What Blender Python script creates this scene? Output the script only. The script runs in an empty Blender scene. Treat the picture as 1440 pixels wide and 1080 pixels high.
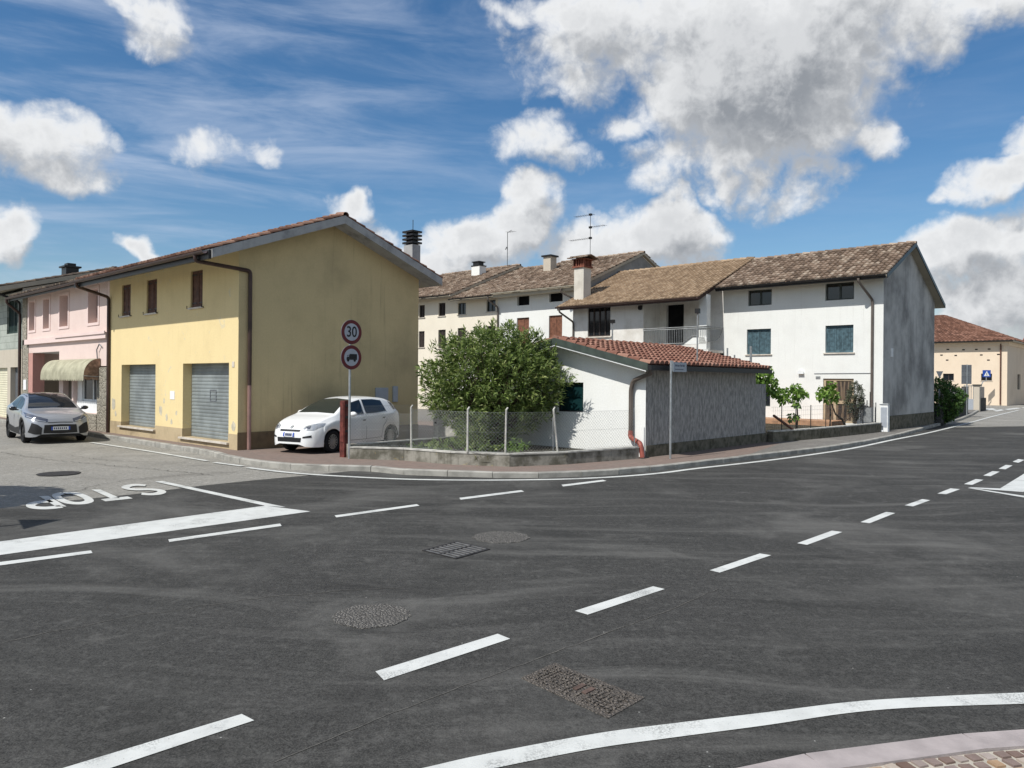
import bpy, math, random
import numpy as np
from mathutils import Vector, Matrix, noise as mnoise
from mathutils.bvhtree import BVHTree
from math import sin, cos, pi, radians as R, sqrt, atan2

S = bpy.context.scene
COL = S.collection
RND = random.Random(7)

# ------------------------------------------------------------------ camera
FPX, CAMH, ROLL = 1061.0, 2.1, 0.0085
cam = bpy.data.cameras.new('camera'); cam_o = bpy.data.objects.new('camera', cam); COL.objects.link(cam_o)
cam.sensor_fit = 'HORIZONTAL'; cam.sensor_width = 36.0; cam.lens = FPX / 1440 * 36.0
cam.shift_y = -5.0 / 1440.0
cam.clip_start = 0.05; cam.clip_end = 3000
cam_o.location = (0, 0, CAMH)
cam_o.matrix_world = Matrix.Translation((0, 0, CAMH)) @ Matrix.Rotation(pi / 2, 4, 'X') @ Matrix.Rotation(ROLL, 4, 'Z')
S.camera = cam_o

# ------------------------------------------------------------------ sun and sky
UV = Vector((-1160, 1061, 0)).normalized()          # along the house fronts, away to the left
VV = Vector((UV.y, -UV.x, 0))                         # along the gable walls, away to the right
TH = atan2(-UV.y, -UV.x)                              # town frame: X to the right along fronts, Y into depth
SUN_EL, SUN_A = R(51), R(4)
sh = (-VV * cos(SUN_A) + UV * sin(SUN_A)).normalized()
SUND = Vector((sh.x * cos(SUN_EL), sh.y * cos(SUN_EL), sin(SUN_EL)))
sl = bpy.data.lights.new('sun', 'SUN'); sl.energy = 4.2; sl.angle = R(0.53); sl.color = (1.0, 0.97, 0.92)
sun_o = bpy.data.objects.new('sun', sl); COL.objects.link(sun_o)
sun_o.rotation_euler = SUND.to_track_quat('Z', 'Y').to_euler(); sun_o.location = (0, 0, 60)
S.view_settings.view_transform = 'Standard'; S.view_settings.look = 'None'
S.view_settings.exposure = 0.2; S.view_settings.gamma = 1.0

def ray(px, py):
    x = px - 720; y = py - 540; c, s = cos(ROLL), sin(ROLL)
    xr = c * x + s * y; yr = -s * x + c * y
    return Vector((xr, FPX, -(yr + 5))) / FPX

wd = bpy.data.worlds.new('World'); S.world = wd; wd.use_nodes = True
wt = wd.node_tree; wt.nodes.clear()
def N(t, ty, **kw):
    n = t.nodes.new(ty)
    for k, v in kw.items(): setattr(n, k, v)
    return n
def mth(t, op, a, b=None, c=None, clamp=False):
    n = N(t, 'ShaderNodeMath', operation=op, use_clamp=clamp)
    for i, x in enumerate((a, b, c)):
        if x is None: continue
        if isinstance(x, (int, float)): n.inputs[i].default_value = x
        else: t.links.new(x, n.inputs[i])
    return n.outputs[0]
def vmth(t, op, a, b=None):
    n = N(t, 'ShaderNodeVectorMath', operation=op)
    for i, x in enumerate((a, b)):
        if x is None: continue
        if isinstance(x, (tuple, list, Vector)): n.inputs[i].default_value = x
        else: t.links.new(x, n.inputs[i])
    return n
def smooth(t, x, lo, hi):
    n = N(t, 'ShaderNodeMapRange', interpolation_type='SMOOTHSTEP', clamp=True)
    t.links.new(x, n.inputs[0]); n.inputs[1].default_value = lo; n.inputs[2].default_value = hi
    return n.outputs[0]

# clouds: (centre and radii in degrees of azimuth / elevation, weight)
BLOBS = []
def blob(px, py, rx, ry, w=1.0):
    d = ray(px, py).normalized()
    az = atan2(d.x, d.y); el = math.asin(d.z)
    k = cos(az) / FPX
    BLOBS.append((az, el, rx * k * cos(az) ** .5, ry * k, w))
for b in [(900, 50, 210, 85, 1.05), (1060, 95, 210, 150, 1.35), (1130, 40, 290, 85, 1.15), (1300, 20, 200, 56, .95), (1080, 190, 145, 85, 1.1),
          (770, 12, 95, 28, .75), (925, 178, 85, 34, .62), (765, 192, 78, 46, .66), (810, 222, 50, 30, .5), (1010, 232, 125, 40, .75), (1120, 272, 70, 26, .55),
          (1215, 205, 62, 34, .85), (775, 78, 26, 18, .6),
          (55, 205, 120, 56, .95), (115, 238, 75, 32, .7), (165, 10, 42, 22, .62), (225, 30, 75, 36, .72), (290, 218, 62, 28, .52), (368, 215, 30, 24, .6),
          (15, 310, 58, 28, .95), (212, 345, 36, 24, .95), (478, 306, 45, 34, .85),
          (745, 305, 78, 62, 1.15), (690, 345, 100, 55, .95), (610, 375, 90, 40, .8), (935, 330, 92, 66, 1.15), (860, 355, 105, 55, .9), (545, 340, 55, 30, .55),
          (1405, 248, 95, 40, 1.05), (1450, 205, 58, 44, 1.0), (1340, 268, 42, 24, .75),
          (1350, 355, 130, 55, 1.05), (1440, 415, 170, 85, 1.0), (1400, 460, 140, 40, .8), (1330, 410, 90, 45, .85), (1480, 330, 100, 60, .9)]:
    blob(*b)
g = bpy.data.node_groups.new('cloud_density', 'ShaderNodeTree')
g.interface.new_socket('Vector', in_out='INPUT', socket_type='NodeSocketVector')
g.interface.new_socket('Density', in_out='OUTPUT', socket_type='NodeSocketFloat')
gi = N(g, 'NodeGroupInput'); go = N(g, 'NodeGroupOutput')
nz = vmth(g, 'NORMALIZE', gi.outputs[0])
wn = N(g, 'ShaderNodeTexNoise'); wn.inputs['Scale'].default_value = 9; wn.inputs['Detail'].default_value = 5
g.links.new(nz.outputs[0], wn.inputs['Vector'])
wv = vmth(g, 'SUBTRACT', wn.outputs['Color'], (.5, .5, .5)); wv2 = vmth(g, 'MULTIPLY', wv.outputs[0], (.13, .13, .13))
wp = vmth(g, 'ADD', nz.outputs[0], wv2.outputs[0])
sp = N(g, 'ShaderNodeSeparateXYZ'); g.links.new(wp.outputs[0], sp.inputs[0])
az = mth(g, 'ARCTAN2', sp.outputs[0], sp.outputs[1]); el = mth(g, 'ARCSINE', sp.outputs[2])
cmb = N(g, 'ShaderNodeCombineXYZ'); g.links.new(az, cmb.inputs[0]); g.links.new(el, cmb.inputs[1])
acc = None
for (a, e, rx, ry, w) in BLOBS:
    d1 = vmth(g, 'SUBTRACT', cmb.outputs[0], (a, e, 0)); d2 = vmth(g, 'MULTIPLY', d1.outputs[0], (1 / rx, 1 / ry, 0))
    ln = vmth(g, 'DOT_PRODUCT', d2.outputs[0], d2.outputs[0]).outputs['Value']
    f = mth(g, 'MULTIPLY_ADD', ln, -1.0 * w, w)
    acc = f if acc is None else mth(g, 'SMOOTH_MAX', acc, f, .12)
# elsewhere in the sky, scattered clouds of the same sort
bn = N(g, 'ShaderNodeTexNoise'); bn.inputs['Scale'].default_value = 2.2; bn.inputs['Detail'].default_value = 3
g.links.new(nz.outputs[0], bn.inputs['Vector'])
s0 = N(g, 'ShaderNodeSeparateXYZ'); g.links.new(nz.outputs[0], s0.inputs[0])
out_f = smooth(g, s0.outputs[1], .62, .45)
oth = mth(g, 'MULTIPLY', mth(g, 'MULTIPLY_ADD', bn.outputs[0], 4.5, -2.1), out_f)
acc = mth(g, 'MAXIMUM', mth(g, 'MAXIMUM', acc, -1.0), mth(g, 'SUBTRACT', oth, mth(g, 'MULTIPLY_ADD', out_f, -1.2, 1.2)))
fn = N(g, 'ShaderNodeTexNoise'); fn.inputs['Scale'].default_value = 11; fn.inputs['Detail'].default_value = 11; fn.inputs['Roughness'].default_value = .64
g.links.new(nz.outputs[0], fn.inputs['Vector'])
b2 = N(g, 'ShaderNodeTexNoise'); b2.inputs['Scale'].default_value = 26; b2.inputs['Detail'].default_value = 6; b2.inputs['Roughness'].default_value = .55; b2.inputs['Distortion'].default_value = .3
g.links.new(nz.outputs[0], b2.inputs['Vector'])
bil_ = mth(g, 'ABSOLUTE', mth(g, 'MULTIPLY_ADD', b2.outputs[0], 2.0, -1.0))
den = mth(g, 'ADD', acc, mth(g, 'MULTIPLY_ADD', fn.outputs[0], 1.5, -.98)); den = mth(g, 'MULTIPLY_ADD', bil_, .75, den)
g.links.new(den, go.inputs[0])

tc = N(wt, 'ShaderNodeTexCoord')
def dens(vec):
    n = N(wt, 'ShaderNodeGroup'); n.node_tree = g; wt.links.new(vec, n.inputs[0]); return n.outputs[0]
D0 = dens(tc.outputs['Generated'])
D1 = dens(vmth(wt, 'ADD', tc.outputs['Generated'], (-.018, 0, .036)).outputs[0])
sky = N(wt, 'ShaderNodeTexSky', sky_type='NISHITA', sun_disc=False)
sky.sun_elevation = SUN_EL; sky.sun_rotation = atan2(SUND.x, SUND.y); sky.altitude = 30; sky.air_density = 1.0; sky.dust_density = .6; sky.ozone_density = 1.6
hs = N(wt, 'ShaderNodeHueSaturation'); hs.inputs['Saturation'].default_value = 1.3; hs.inputs['Value'].default_value = .95
wt.links.new(sky.outputs[0], hs.inputs['Color'])
# cirrus veil
mp = N(wt, 'ShaderNodeMapping'); mp.inputs['Scale'].default_value = (1.6, 1.6, 9.0); mp.inputs['Rotation'].default_value = (0, .12, 0)
wt.links.new(tc.outputs['Generated'], mp.inputs[0])
cn = N(wt, 'ShaderNodeTexNoise'); cn.inputs['Scale'].default_value = 2.3; cn.inputs['Detail'].default_value = 8; cn.inputs['Roughness'].default_value = .6; cn.inputs['Distortion'].default_value = .5
wt.links.new(mp.outputs[0], cn.inputs['Vector'])
sw = N(wt, 'ShaderNodeSeparateXYZ'); wt.links.new(tc.outputs['Generated'], sw.inputs[0])
leftw = smooth(wt, sw.outputs[0], .25, -.45)
cir = mth(wt, 'MULTIPLY', smooth(wt, cn.outputs[0], .38, .78), mth(wt, 'MULTIPLY_ADD', leftw, .5, .12))
K = 10.0    # cloud radiance is given in the sky texture's own units (background strength 0.1)
def rgb(t, c):
    n = N(t, 'ShaderNodeRGB'); n.outputs[0].default_value = (*c, 1); return n.outputs[0]
def mixc(t, f, a, b):
    n = N(t, 'ShaderNodeMix', data_type='RGBA', clamp_factor=True)
    if isinstance(f, (int, float)): n.inputs[0].default_value = f
    else: t.links.new(f, n.inputs[0])
    for s, x in ((6, a), (7, b)):
        if isinstance(x, (tuple, list)): n.inputs[s].default_value = (*x[:3], 1)
        else: t.links.new(x, n.inputs[s])
    return n.outputs[2]
skyc = mixc(wt, cir, hs.outputs[0], (5.2, 5.9, 7.2))
lit = smooth(wt, mth(wt, 'SUBTRACT', D0, D1), -.45, .45)
thick = smooth(wt, D0, .15, 1.2)
shade = mth(wt, 'MULTIPLY_ADD', lit, .74, mth(wt, 'MULTIPLY_ADD', thick, -.46, .36), clamp=True)
cc = mixc(wt, shade, (2.6, 2.8, 3.1), (7.8, 7.9, 8.0))
al = smooth(wt, D0, -.2, .66)
fin = mixc(wt, al, skyc, cc)
bg = N(wt, 'ShaderNodeBackground'); bg.inputs['Strength'].default_value = 0.1
wt.links.new(fin, bg.inputs[0]); wo = N(wt, 'ShaderNodeOutputWorld'); wt.links.new(bg.outputs[0], wo.inputs[0])
wd.cycles.sampling_method = 'MANUAL'; wd.cycles.sample_map_resolution = 512

# ------------------------------------------------------------------ geometry helpers
def G(px, py, z=0.0):
    d = ray(px, py); t = (z - CAMH) / d.z
    return Vector((d.x * t, d.y * t, z))
C1 = G(334, 634, .1); C1.z = 0
ROT = Matrix.Rotation(TH, 3, 'Z')
def T(x, y, z=0.0): return C1 + ROT @ Vector((x, y, z))
def TL(P):
    v = ROT.transposed() @ (Vector(P) - C1); return v

class MB:
    def __init__(s): s.v = []; s.f = []; s.t = []
    def add(s, vs, fs, tint=.5):
        o = len(s.v); s.v += [tuple(p) for p in vs]
        s.f += [tuple(i + o for i in f) for f in fs]
        s.t += [tint] * len(fs)
    def quad(s, a, b, c, d, tint=.5): s.add([a, b, c, d], [(0, 1, 2, 3)], tint)
    def poly(s, pts, tint=.5): s.add(pts, [tuple(range(len(pts)))], tint)
    def box(s, x0, x1, y0, y1, z0, z1, tint=.5):
        s.add([(x0, y0, z0), (x1, y0, z0), (x1, y1, z0), (x0, y1, z0), (x0, y0, z1), (x1, y0, z1), (x1, y1, z1), (x0, y1, z1)],
              [(0, 3, 2, 1), (4, 5, 6, 7), (0, 1, 5, 4), (1, 2, 6, 5), (2, 3, 7, 6), (3, 0, 4, 7)], tint)
    def prism(s, pts, off, tint=.5):
        n = len(pts); off = Vector(off); a = [Vector(p) for p in pts]; b = [p + off for p in a]
        s.add(a + b, [tuple(range(n - 1, -1, -1)), tuple(range(n, 2 * n))] + [(i, (i + 1) % n, n + (i + 1) % n, n + i) for i in range(n)], tint)
    def tube(s, pts, r, n=8, tint=.5, cap=True):
        pts = [Vector(p) for p in pts]; vs = []; fs = []
        rr = r if isinstance(r, (list, tuple)) else [r] * len(pts)
        prev = None
        for i, p in enumerate(pts):
            d = (pts[min(i + 1, len(pts) - 1)] - pts[max(i - 1, 0)]).normalized()
            if prev is None:
                a = d.orthogonal().normalized()
            else:
                a = (prev - d * prev.dot(d)); a = a.normalized() if a.length > 1e-6 else d.orthogonal().normalized()
            prev = a; b = d.cross(a)
            for k in range(n):
                q = 2 * pi * k / n; vs.append(p + (a * cos(q) + b * sin(q)) * rr[i])
        for i in range(len(pts) - 1):
            for k in range(n):
                k2 = (k + 1) % n; fs.append((i * n + k, i * n + k2, (i + 1) * n + k2, (i + 1) * n + k))
        if cap: fs += [tuple(range(n - 1, -1, -1)), tuple((len(pts) - 1) * n + k for k in range(n))]
        s.add(vs, fs, tint)
    def disc(s, c, nrm, r, th, n=28, tint=.5, r0=0):
        c = Vector(c); nrm = Vector(nrm).normalized(); a = Vector((0, 0, 1)) if abs(nrm.z) < .9 else Vector((1, 0, 0))
        a = (a - nrm * a.dot(nrm)).normalized(); b = nrm.cross(a)
        ring = [c + (a * cos(2 * pi * k / n) + b * sin(2 * pi * k / n)) * r for k in range(n)]
        if r0 <= 0: s.prism(ring, nrm * th, tint)
        else:
            inn = [c + (a * cos(2 * pi * k / n) + b * sin(2 * pi * k / n)) * r0 for k in range(n)]
            vs = ring + inn + [p + nrm * th for p in ring] + [p + nrm * th for p in inn]; fs = []
            for k in range(n):
                j = (k + 1) % n
                fs += [(k, j, n + j, n + k), (2 * n + k, 3 * n + k, 3 * n + j, 2 * n + j), (k, 2 * n + k, 2 * n + j, j), (n + k, n + j, 3 * n + j, 3 * n + k)]
            s.add(vs, fs, tint)

def build(name, m, mat, parent=None, base=(0, 0, 0), smooth_=False, bevel=0.0, auto=False):
    me = bpy.data.meshes.new(name)
    b = Vector(base)
    me.from_pydata([(p[0] - b.x, p[1] - b.y, p[2] - b.z) for p in m.v], [], m.f)
    if m.t and any(t != .5 for t in m.t):
        at = me.attributes.new('tint', 'FLOAT', 'FACE'); at.data.foreach_set('value', m.t)
    if smooth_: me.polygons.foreach_set('use_smooth', [True] * len(me.polygons))
    mats = mat if isinstance(mat, (list, tuple)) else [mat]
    for x in mats: me.materials.append(x)
    me.update()
    o = bpy.data.objects.new(name, me); COL.objects.link(o)
    if parent is not None: o.parent = parent
    if bevel:
        bv = o.modifiers.new('bevel', 'BEVEL'); bv.width = bevel; bv.segments = 2; bv.limit_method = 'ANGLE'; bv.angle_limit = R(40)
    return o

class Thing:
    """An empty at the thing's base; parts are meshes given in the frame's coordinates."""
    def __init__(s, name, label, cat, base=(0, 0, 0), group=None, frame='town', rz=None):
        s.o = bpy.data.objects.new(name, None); COL.objects.link(s.o); s.base = Vector(base)
        s.o.empty_display_size = .3
        if frame == 'town': s.o.location = T(*base); s.o.rotation_euler.z = TH
        elif frame == 'world': s.o.location = base
        else: s.o.location = frame; s.base = Vector((0, 0, 0)); s.o.rotation_euler.z = rz
        s.o['label'] = label; s.o['category'] = cat
        if group: s.o['group'] = group
    def part(s, name, m, mat, parent=None, label=None, **kw):
        p = build(name, m, mat, parent or s.o, s.base, **kw)
        if label: p['label'] = label
        return p
def solo(name, m, mat, label, cat, base, group=None, frame='town', **kw):
    o = build(name, m, mat, None, base, **kw)
    if frame == 'town': o.location = T(*base); o.rotation_euler.z = TH
    else: o.location = base
    o['label'] = label; o['category'] = cat
    if group: o['group'] = group
    return o
def struct(name, m, mat, frame='world', label=None, cat=None, **kw):
    o = build(name, m, mat, None, (0, 0, 0), **kw)
    if frame == 'town': o.location = C1; o.rotation_euler.z = TH
    o['kind'] = 'structure'
    if label: o['label'] = label
    if cat: o['category'] = cat
    return o

# ------------------------------------------------------------------ materials
def base_mat(name, rough=.8, spec=.3, metallic=0.0):
    m = bpy.data.materials.new(name); m.use_nodes = True; t = m.node_tree
    p = t.nodes['Principled BSDF']; p.inputs['Roughness'].default_value = rough
    p.inputs['Specular IOR Level'].default_value = spec; p.inputs['Metallic'].default_value = metallic
    return m, t, p
def coords(t, scale=(1, 1, 1)):
    c = N(t, 'ShaderNodeTexCoord'); mpn = N(t, 'ShaderNodeMapping'); mpn.inputs['Scale'].default_value = scale
    t.links.new(c.outputs['Object'], mpn.inputs[0]); return mpn.outputs[0]
def noise(t, vec, scale, detail=4, rough=.55, dist=0):
    n = N(t, 'ShaderNodeTexNoise'); n.inputs['Scale'].default_value = scale; n.inputs['Detail'].default_value = detail
    n.inputs['Roughness'].default_value = rough; n.inputs['Distortion'].default_value = dist
    t.links.new(vec, n.inputs['Vector']); return n.outputs[0]
def bump(t, p, h, strength=.3, dist=.02):
    b = N(t, 'ShaderNodeBump'); b.inputs['Strength'].default_value = strength; b.inputs['Distance'].default_value = dist
    t.links.new(h, b.inputs['Height']); t.links.new(b.outputs[0], p.inputs['Normal'])
def sc(c, k): return tuple(min(1, x * k) for x in c)

def plain(name, col, rough=.6, metallic=0.0, spec=.4, var=.12, vs=6.0, bmp=0):
    m, t, p = base_mat(name, rough, spec, metallic); v = coords(t)
    n = noise(t, v, vs, 5)
    c = mixc(t, smooth(t, n, .3, .7), sc(col, 1 - var), sc(col, 1 + var)); t.links.new(c, p.inputs['Base Color'])
    if bmp: bump(t, p, noise(t, v, vs * 8, 3), bmp, .01)
    return m
def plaster(name, col, stain=None, amt=.35, streak=.3, sscale=.6, grain=.2, lo=.45, hi=.75, patch=None, patch_amt=0):
    m, t, p = base_mat(name, .9, .15); v = coords(t)
    fine = noise(t, v, 22, 6); big = noise(t, v, sscale, 6, .62)
    c = mixc(t, smooth(t, fine, .3, .7), sc(col, .955), sc(col, 1.03))
    c = mixc(t, mth(t, 'MULTIPLY', smooth(t, noise(t, v, 1.7, 5), .35, .75), .35), c, sc(col, .9))
    stain = stain or sc(col, .45)
    c = mixc(t, mth(t, 'MULTIPLY', smooth(t, big, lo, hi), amt), c, stain)
    sv = coords(t, (3.2, 3.2, .16)); st = noise(t, sv, 2.2, 7, .62)
    c = mixc(t, mth(t, 'MULTIPLY', mth(t, 'MULTIPLY', smooth(t, st, .52, .78), smooth(t, noise(t, v, .45, 3), .35, .6)), streak), c, stain)
    if patch:
        c = mixc(t, mth(t, 'MULTIPLY', smooth(t, noise(t, v, 2.6, 4, .5, 1.2), .66, .7), patch_amt), c, patch)
    t.links.new(c, p.inputs['Base Color']); bump(t, p, fine, grain, .01)
    return m
def tinted(name, stops, rough=.85, nscale=5.0, speck=None, speck_amt=.5, spec=.15, smin=.55, smax=.7):
    m, t, p = base_mat(name, rough, spec); v = coords(t)
    a = N(t, 'ShaderNodeAttribute', attribute_name='tint', attribute_type='GEOMETRY')
    r = N(t, 'ShaderNodeValToRGB'); e = r.color_ramp.elements
    while len(e) < len(stops): e.new(.5)
    for i, (pos, c) in enumerate(stops): e[i].position = pos; e[i].color = (*c, 1)
    t.links.new(a.outputs['Fac'], r.inputs[0])
    n = noise(t, v, nscale, 5)
    hsv = N(t, 'ShaderNodeHueSaturation'); t.links.new(r.outputs[0], hsv.inputs['Color'])
    t.links.new(mth(t, 'MULTIPLY_ADD', n, .6, .7), hsv.inputs['Value'])
    c = hsv.outputs[0]
    if speck: c = mixc(t, mth(t, 'MULTIPLY', smooth(t, noise(t, v, nscale * 3, 4), smin, smax), speck_amt), c, speck)
    t.links.new(c, p.inputs['Base Color']); bump(t, p, noise(t, v, 40, 3), .25, .01)
    return m
def leafmat(name, stops, trans=.25, rough=.45):
    m, t, p = base_mat(name, rough, .4)
    a = N(t, 'ShaderNodeAttribute', attribute_name='tint', attribute_type='GEOMETRY')
    r = N(t, 'ShaderNodeValToRGB'); e = r.color_ramp.elements
    while len(e) < len(stops): e.new(.5)
    for i, (pos, c) in enumerate(stops): e[i].position = pos; e[i].color = (*c, 1)
    t.links.new(a.outputs['Fac'], r.inputs[0]); t.links.new(r.outputs[0], p.inputs['Base Color'])
    tr = N(t, 'ShaderNodeBsdfTranslucent'); t.links.new(r.outputs[0], tr.inputs[0])
    mx = N(t, 'ShaderNodeMixShader'); mx.inputs[0].default_value = trans
    t.links.new(p.outputs[0], mx.inputs[1]); t.links.new(tr.outputs[0], mx.inputs[2])
    t.links.new(mx.outputs[0], t.nodes['Material Output'].inputs[0]); return m

def asphalt(name, dark, light, dust, streaks=True, grain=.7):
    m, t, p = base_mat(name, .86, .2); v = coords(t)
    ag = noise(t, v, 85, 4, .75); ag2 = noise(t, v, 32, 4, .7); g3 = noise(t, v, 11, 5, .7)
    big = noise(t, v, .3, 6, .62, .5); mid = noise(t, v, 1.4, 7, .68, 1.0)
    c = mixc(t, smooth(t, ag, .34, .66), dark, light)
    c = mixc(t, mth(t, 'MULTIPLY', smooth(t, ag2, .42, .66), .6), c, sc(dark, .5))
    c = mixc(t, mth(t, 'MULTIPLY', smooth(t, g3, .48, .7), .45), c, sc(light, 1.35))
    c = mixc(t, mth(t, 'MULTIPLY', smooth(t, big, .5, .68), .5), c, dust)
    c = mixc(t, mth(t, 'MULTIPLY', smooth(t, mid, .54, .72), .36), c, dust)
    c = mixc(t, mth(t, 'MULTIPLY', smooth(t, noise(t, v, .8, 6, .65, .7), .5, .7), .4), c, sc(dark, .75))
    if streaks:
        mpn = N(t, 'ShaderNodeMapping'); cc_ = N(t, 'ShaderNodeTexCoord'); t.links.new(cc_.outputs['Object'], mpn.inputs[0])
        wz = N(t, 'ShaderNodeTexNoise'); wz.inputs['Scale'].default_value = .12; t.links.new(cc_.outputs['Object'], wz.inputs['Vector'])
        wa = vmth(t, 'SUBTRACT', wz.outputs['Color'], (.5, .5, .5)); wb = vmth(t, 'MULTIPLY', wa.outputs[0], (3.5, 3.5, 0)); wc = vmth(t, 'ADD', cc_.outputs['Object'], wb.outputs[0]); t.links.new(wc.outputs[0], mpn.inputs[0])
        mpn.inputs['Rotation'].default_value = (0, 0, -R(38)); mpn.inputs['Scale'].default_value = (.13, 1.1, 1)
        stn = noise(t, mpn.outputs[0], 1.5, 7, .68, .6)
        c = mixc(t, mth(t, 'MULTIPLY', smooth(t, stn, .46, .78), .5), c, dust)
        c = mixc(t, mth(t, 'MULTIPLY', smooth(t, noise(t, mpn.outputs[0], 2.9, 6, .65, .4), .5, .78), .45), c, sc(dark, .65))
    wsp = N(t, 'ShaderNodeTexVoronoi', feature='F1'); wsp.inputs['Scale'].default_value = 9; t.links.new(v, wsp.inputs['Vector'])
    c = mixc(t, mth(t, 'MULTIPLY', smooth(t, wsp.outputs['Distance'], .07, .04), smooth(t, noise(t, v, 3.1, 2), .6, .63)), c, sc(light, 4.2))
    t.links.new(c, p.inputs['Base Color']); bump(t, p, ag2, grain, .012)
    return m
def brickish(name, c1, c2, mortar, scale, bw=.5, bh=.25, msize=.012, rough=.9, axis=None, spec=.15):
    m, t, p = base_mat(name, rough, spec); v = coords(t)
    b = N(t, 'ShaderNodeTexBrick'); b.inputs['Scale'].default_value = scale; b.inputs['Brick Width'].default_value = bw; b.inputs['Row Height'].default_value = bh
    b.inputs['Mortar Size'].default_value = msize; b.inputs['Color1'].default_value = (*c1, 1); b.inputs['Color2'].default_value = (*c2, 1); b.inputs['Mortar'].default_value = (*mortar, 1)
    if axis == 'xz':
        s_ = N(t, 'ShaderNodeSeparateXYZ'); t.links.new(v, s_.inputs[0]); k = N(t, 'ShaderNodeCombineXYZ')
        t.links.new(s_.outputs[0], k.inputs[0]); t.links.new(s_.outputs[2], k.inputs[1]); v2 = k.outputs[0]
    else: v2 = v
    t.links.new(v2, b.inputs['Vector'])
    c = mixc(t, mth(t, 'MULTIPLY', smooth(t, noise(t, v, 1.1, 6, .65), .4, .72), .5), b.outputs[0], sc(mortar, .9))
    c = mixc(t, mth(t, 'MULTIPLY', smooth(t, noise(t, v, 7, 5), .5, .75), .35), c, sc(c1, .6))
    t.links.new(c, p.inputs['Base Color']); bump(t, p, b.outputs['Fac'], -.4, .008)
    return m
def stonework(name, c1, c2, mortar, scale=4.0):
    m, t, p = base_mat(name, .95, .1); v = coords(t)
    vo = N(t, 'ShaderNodeTexVoronoi', feature='F1'); vo.inputs['Scale'].default_value = scale; t.links.new(v, vo.inputs['Vector'])
    ve = N(t, 'ShaderNodeTexVoronoi', feature='DISTANCE_TO_EDGE'); ve.inputs['Scale'].default_value = scale; t.links.new(v, ve.inputs['Vector'])
    s_ = N(t, 'ShaderNodeSeparateColor'); t.links.new(vo.outputs['Color'], s_.inputs[0])
    c = mixc(t, s_.outputs[0], c1, c2); c = mixc(t, mth(t, 'MULTIPLY', noise(t, v, 14, 5), .5), c, sc(c1, .6))
    c = mixc(t, smooth(t, ve.outputs['Distance'], .07, .02), c, mortar)
    t.links.new(c, p.inputs['Base Color']); bump(t, p, smooth(t, ve.outputs['Distance'], .0, .2), .8, .04)
    return m
def glossy(name, col, rough=.08, spec=.5, metallic=0.0, coat=0.0):
    m, t, p = base_mat(name, rough, spec, metallic); p.inputs['Base Color'].default_value = (*col, 1)
    p.inputs['Coat Weight'].default_value = coat; p.inputs['Coat Roughness'].default_value = .04
    return m

def spatter():
    m, t, p = base_mat('spatter_grey_plaster', .95, .1); v = coords(t); sv = coords(t, (1, 1, .35)); lv = coords(t, (2.5, 2.5, .12))
    a = noise(t, sv, 11, 6, .7); b = noise(t, v, 38, 5, .7)
    c = mixc(t, smooth(t, a, .36, .64), (.4, .385, .36), (.21, .205, .195)); c = mixc(t, mth(t, 'MULTIPLY', smooth(t, b, .52, .7), .4), c, (.15, .145, .138))
    c = mixc(t, mth(t, 'MULTIPLY', smooth(t, noise(t, lv, 2.4, 5, .6), .5, .72), .4), c, (.38, .375, .36))
    t.links.new(c, p.inputs['Base Color']); bump(t, p, b, .5, .012); return m

M = {}
M['asphalt_new'] = asphalt('asphalt_new', (.024, .0235, .0215), (.084, .0825, .0765), (.15, .146, .135))
M['asphalt_old'] = asphalt('asphalt_old', (.19, .18, .158), (.33, .318, .285), (.35, .335, .3), False)
M['ground'] = asphalt('ground_mat', (.13, .125, .11), (.2, .195, .18), (.22, .21, .19), False)
M['paver'] = brickish('paver_red', (.23, .168, .14), (.175, .13, .11), (.205, .178, .155), 4.0, .5, .25, .02)
M['paver_grey'] = asphalt('sidewalk_grey', (.13, .122, .11), (.225, .212, .19), (.25, .235, .21), False)
M['kerb'] = plain('kerb_stone', (.29, .28, .25), .9, var=.25, vs=3, bmp=.3)
M['kerb_pink'] = plain('kerb_porphyry', (.335, .295, .285), .85, var=.14, vs=5, bmp=.25)
M['paint'] = None
def paintmat(name, col=(.6, .61, .58), wear=.6):
    m, t, p = base_mat(name, .6, .3); v = coords(t)
    c = mixc(t, smooth(t, noise(t, v, 3, 6, .6), .35, .75), col, sc(col, .84))
    c = mixc(t, mth(t, 'MULTIPLY', smooth(t, noise(t, v, 60, 4, .7), .6, .72), wear), c, (.16, .16, .155))
    c = mixc(t, mth(t, 'MULTIPLY', mth(t, 'MULTIPLY', smooth(t, noise(t, v, 75, 4, .7), .47, .56), smooth(t, noise(t, v, 1.9, 4, .6), .5, .66)), .6), c, (.13, .13, .125))
    mpn = N(t, 'ShaderNodeMapping'); cc_ = N(t, 'ShaderNodeTexCoord'); t.links.new(cc_.outputs['Object'], mpn.inputs[0]); mpn.inputs['Scale'].default_value = (6, 1, 1)
    c = mixc(t, mth(t, 'MULTIPLY', smooth(t, noise(t, mpn.outputs[0], 3, 5, .6), .62, .8), .3), c, (.3, .3, .29))
    t.links.new(c, p.inputs['Base Color']); bump(t, p, noise(t, v, 130, 3), .3, .004); return m
M['paint'] = paintmat('road_paint'); M['paint_old'] = paintmat('road_paint_worn', (.58, .585, .55), .7)
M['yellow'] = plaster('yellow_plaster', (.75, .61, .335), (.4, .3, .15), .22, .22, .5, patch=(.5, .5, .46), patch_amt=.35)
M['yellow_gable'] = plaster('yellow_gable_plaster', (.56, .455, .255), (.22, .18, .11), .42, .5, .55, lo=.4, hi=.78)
M['plinth_y'] = plaster('plinth_tan', (.46, .37, .235), (.2, .155, .1), .6, .4, 1.3, .4)
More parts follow.
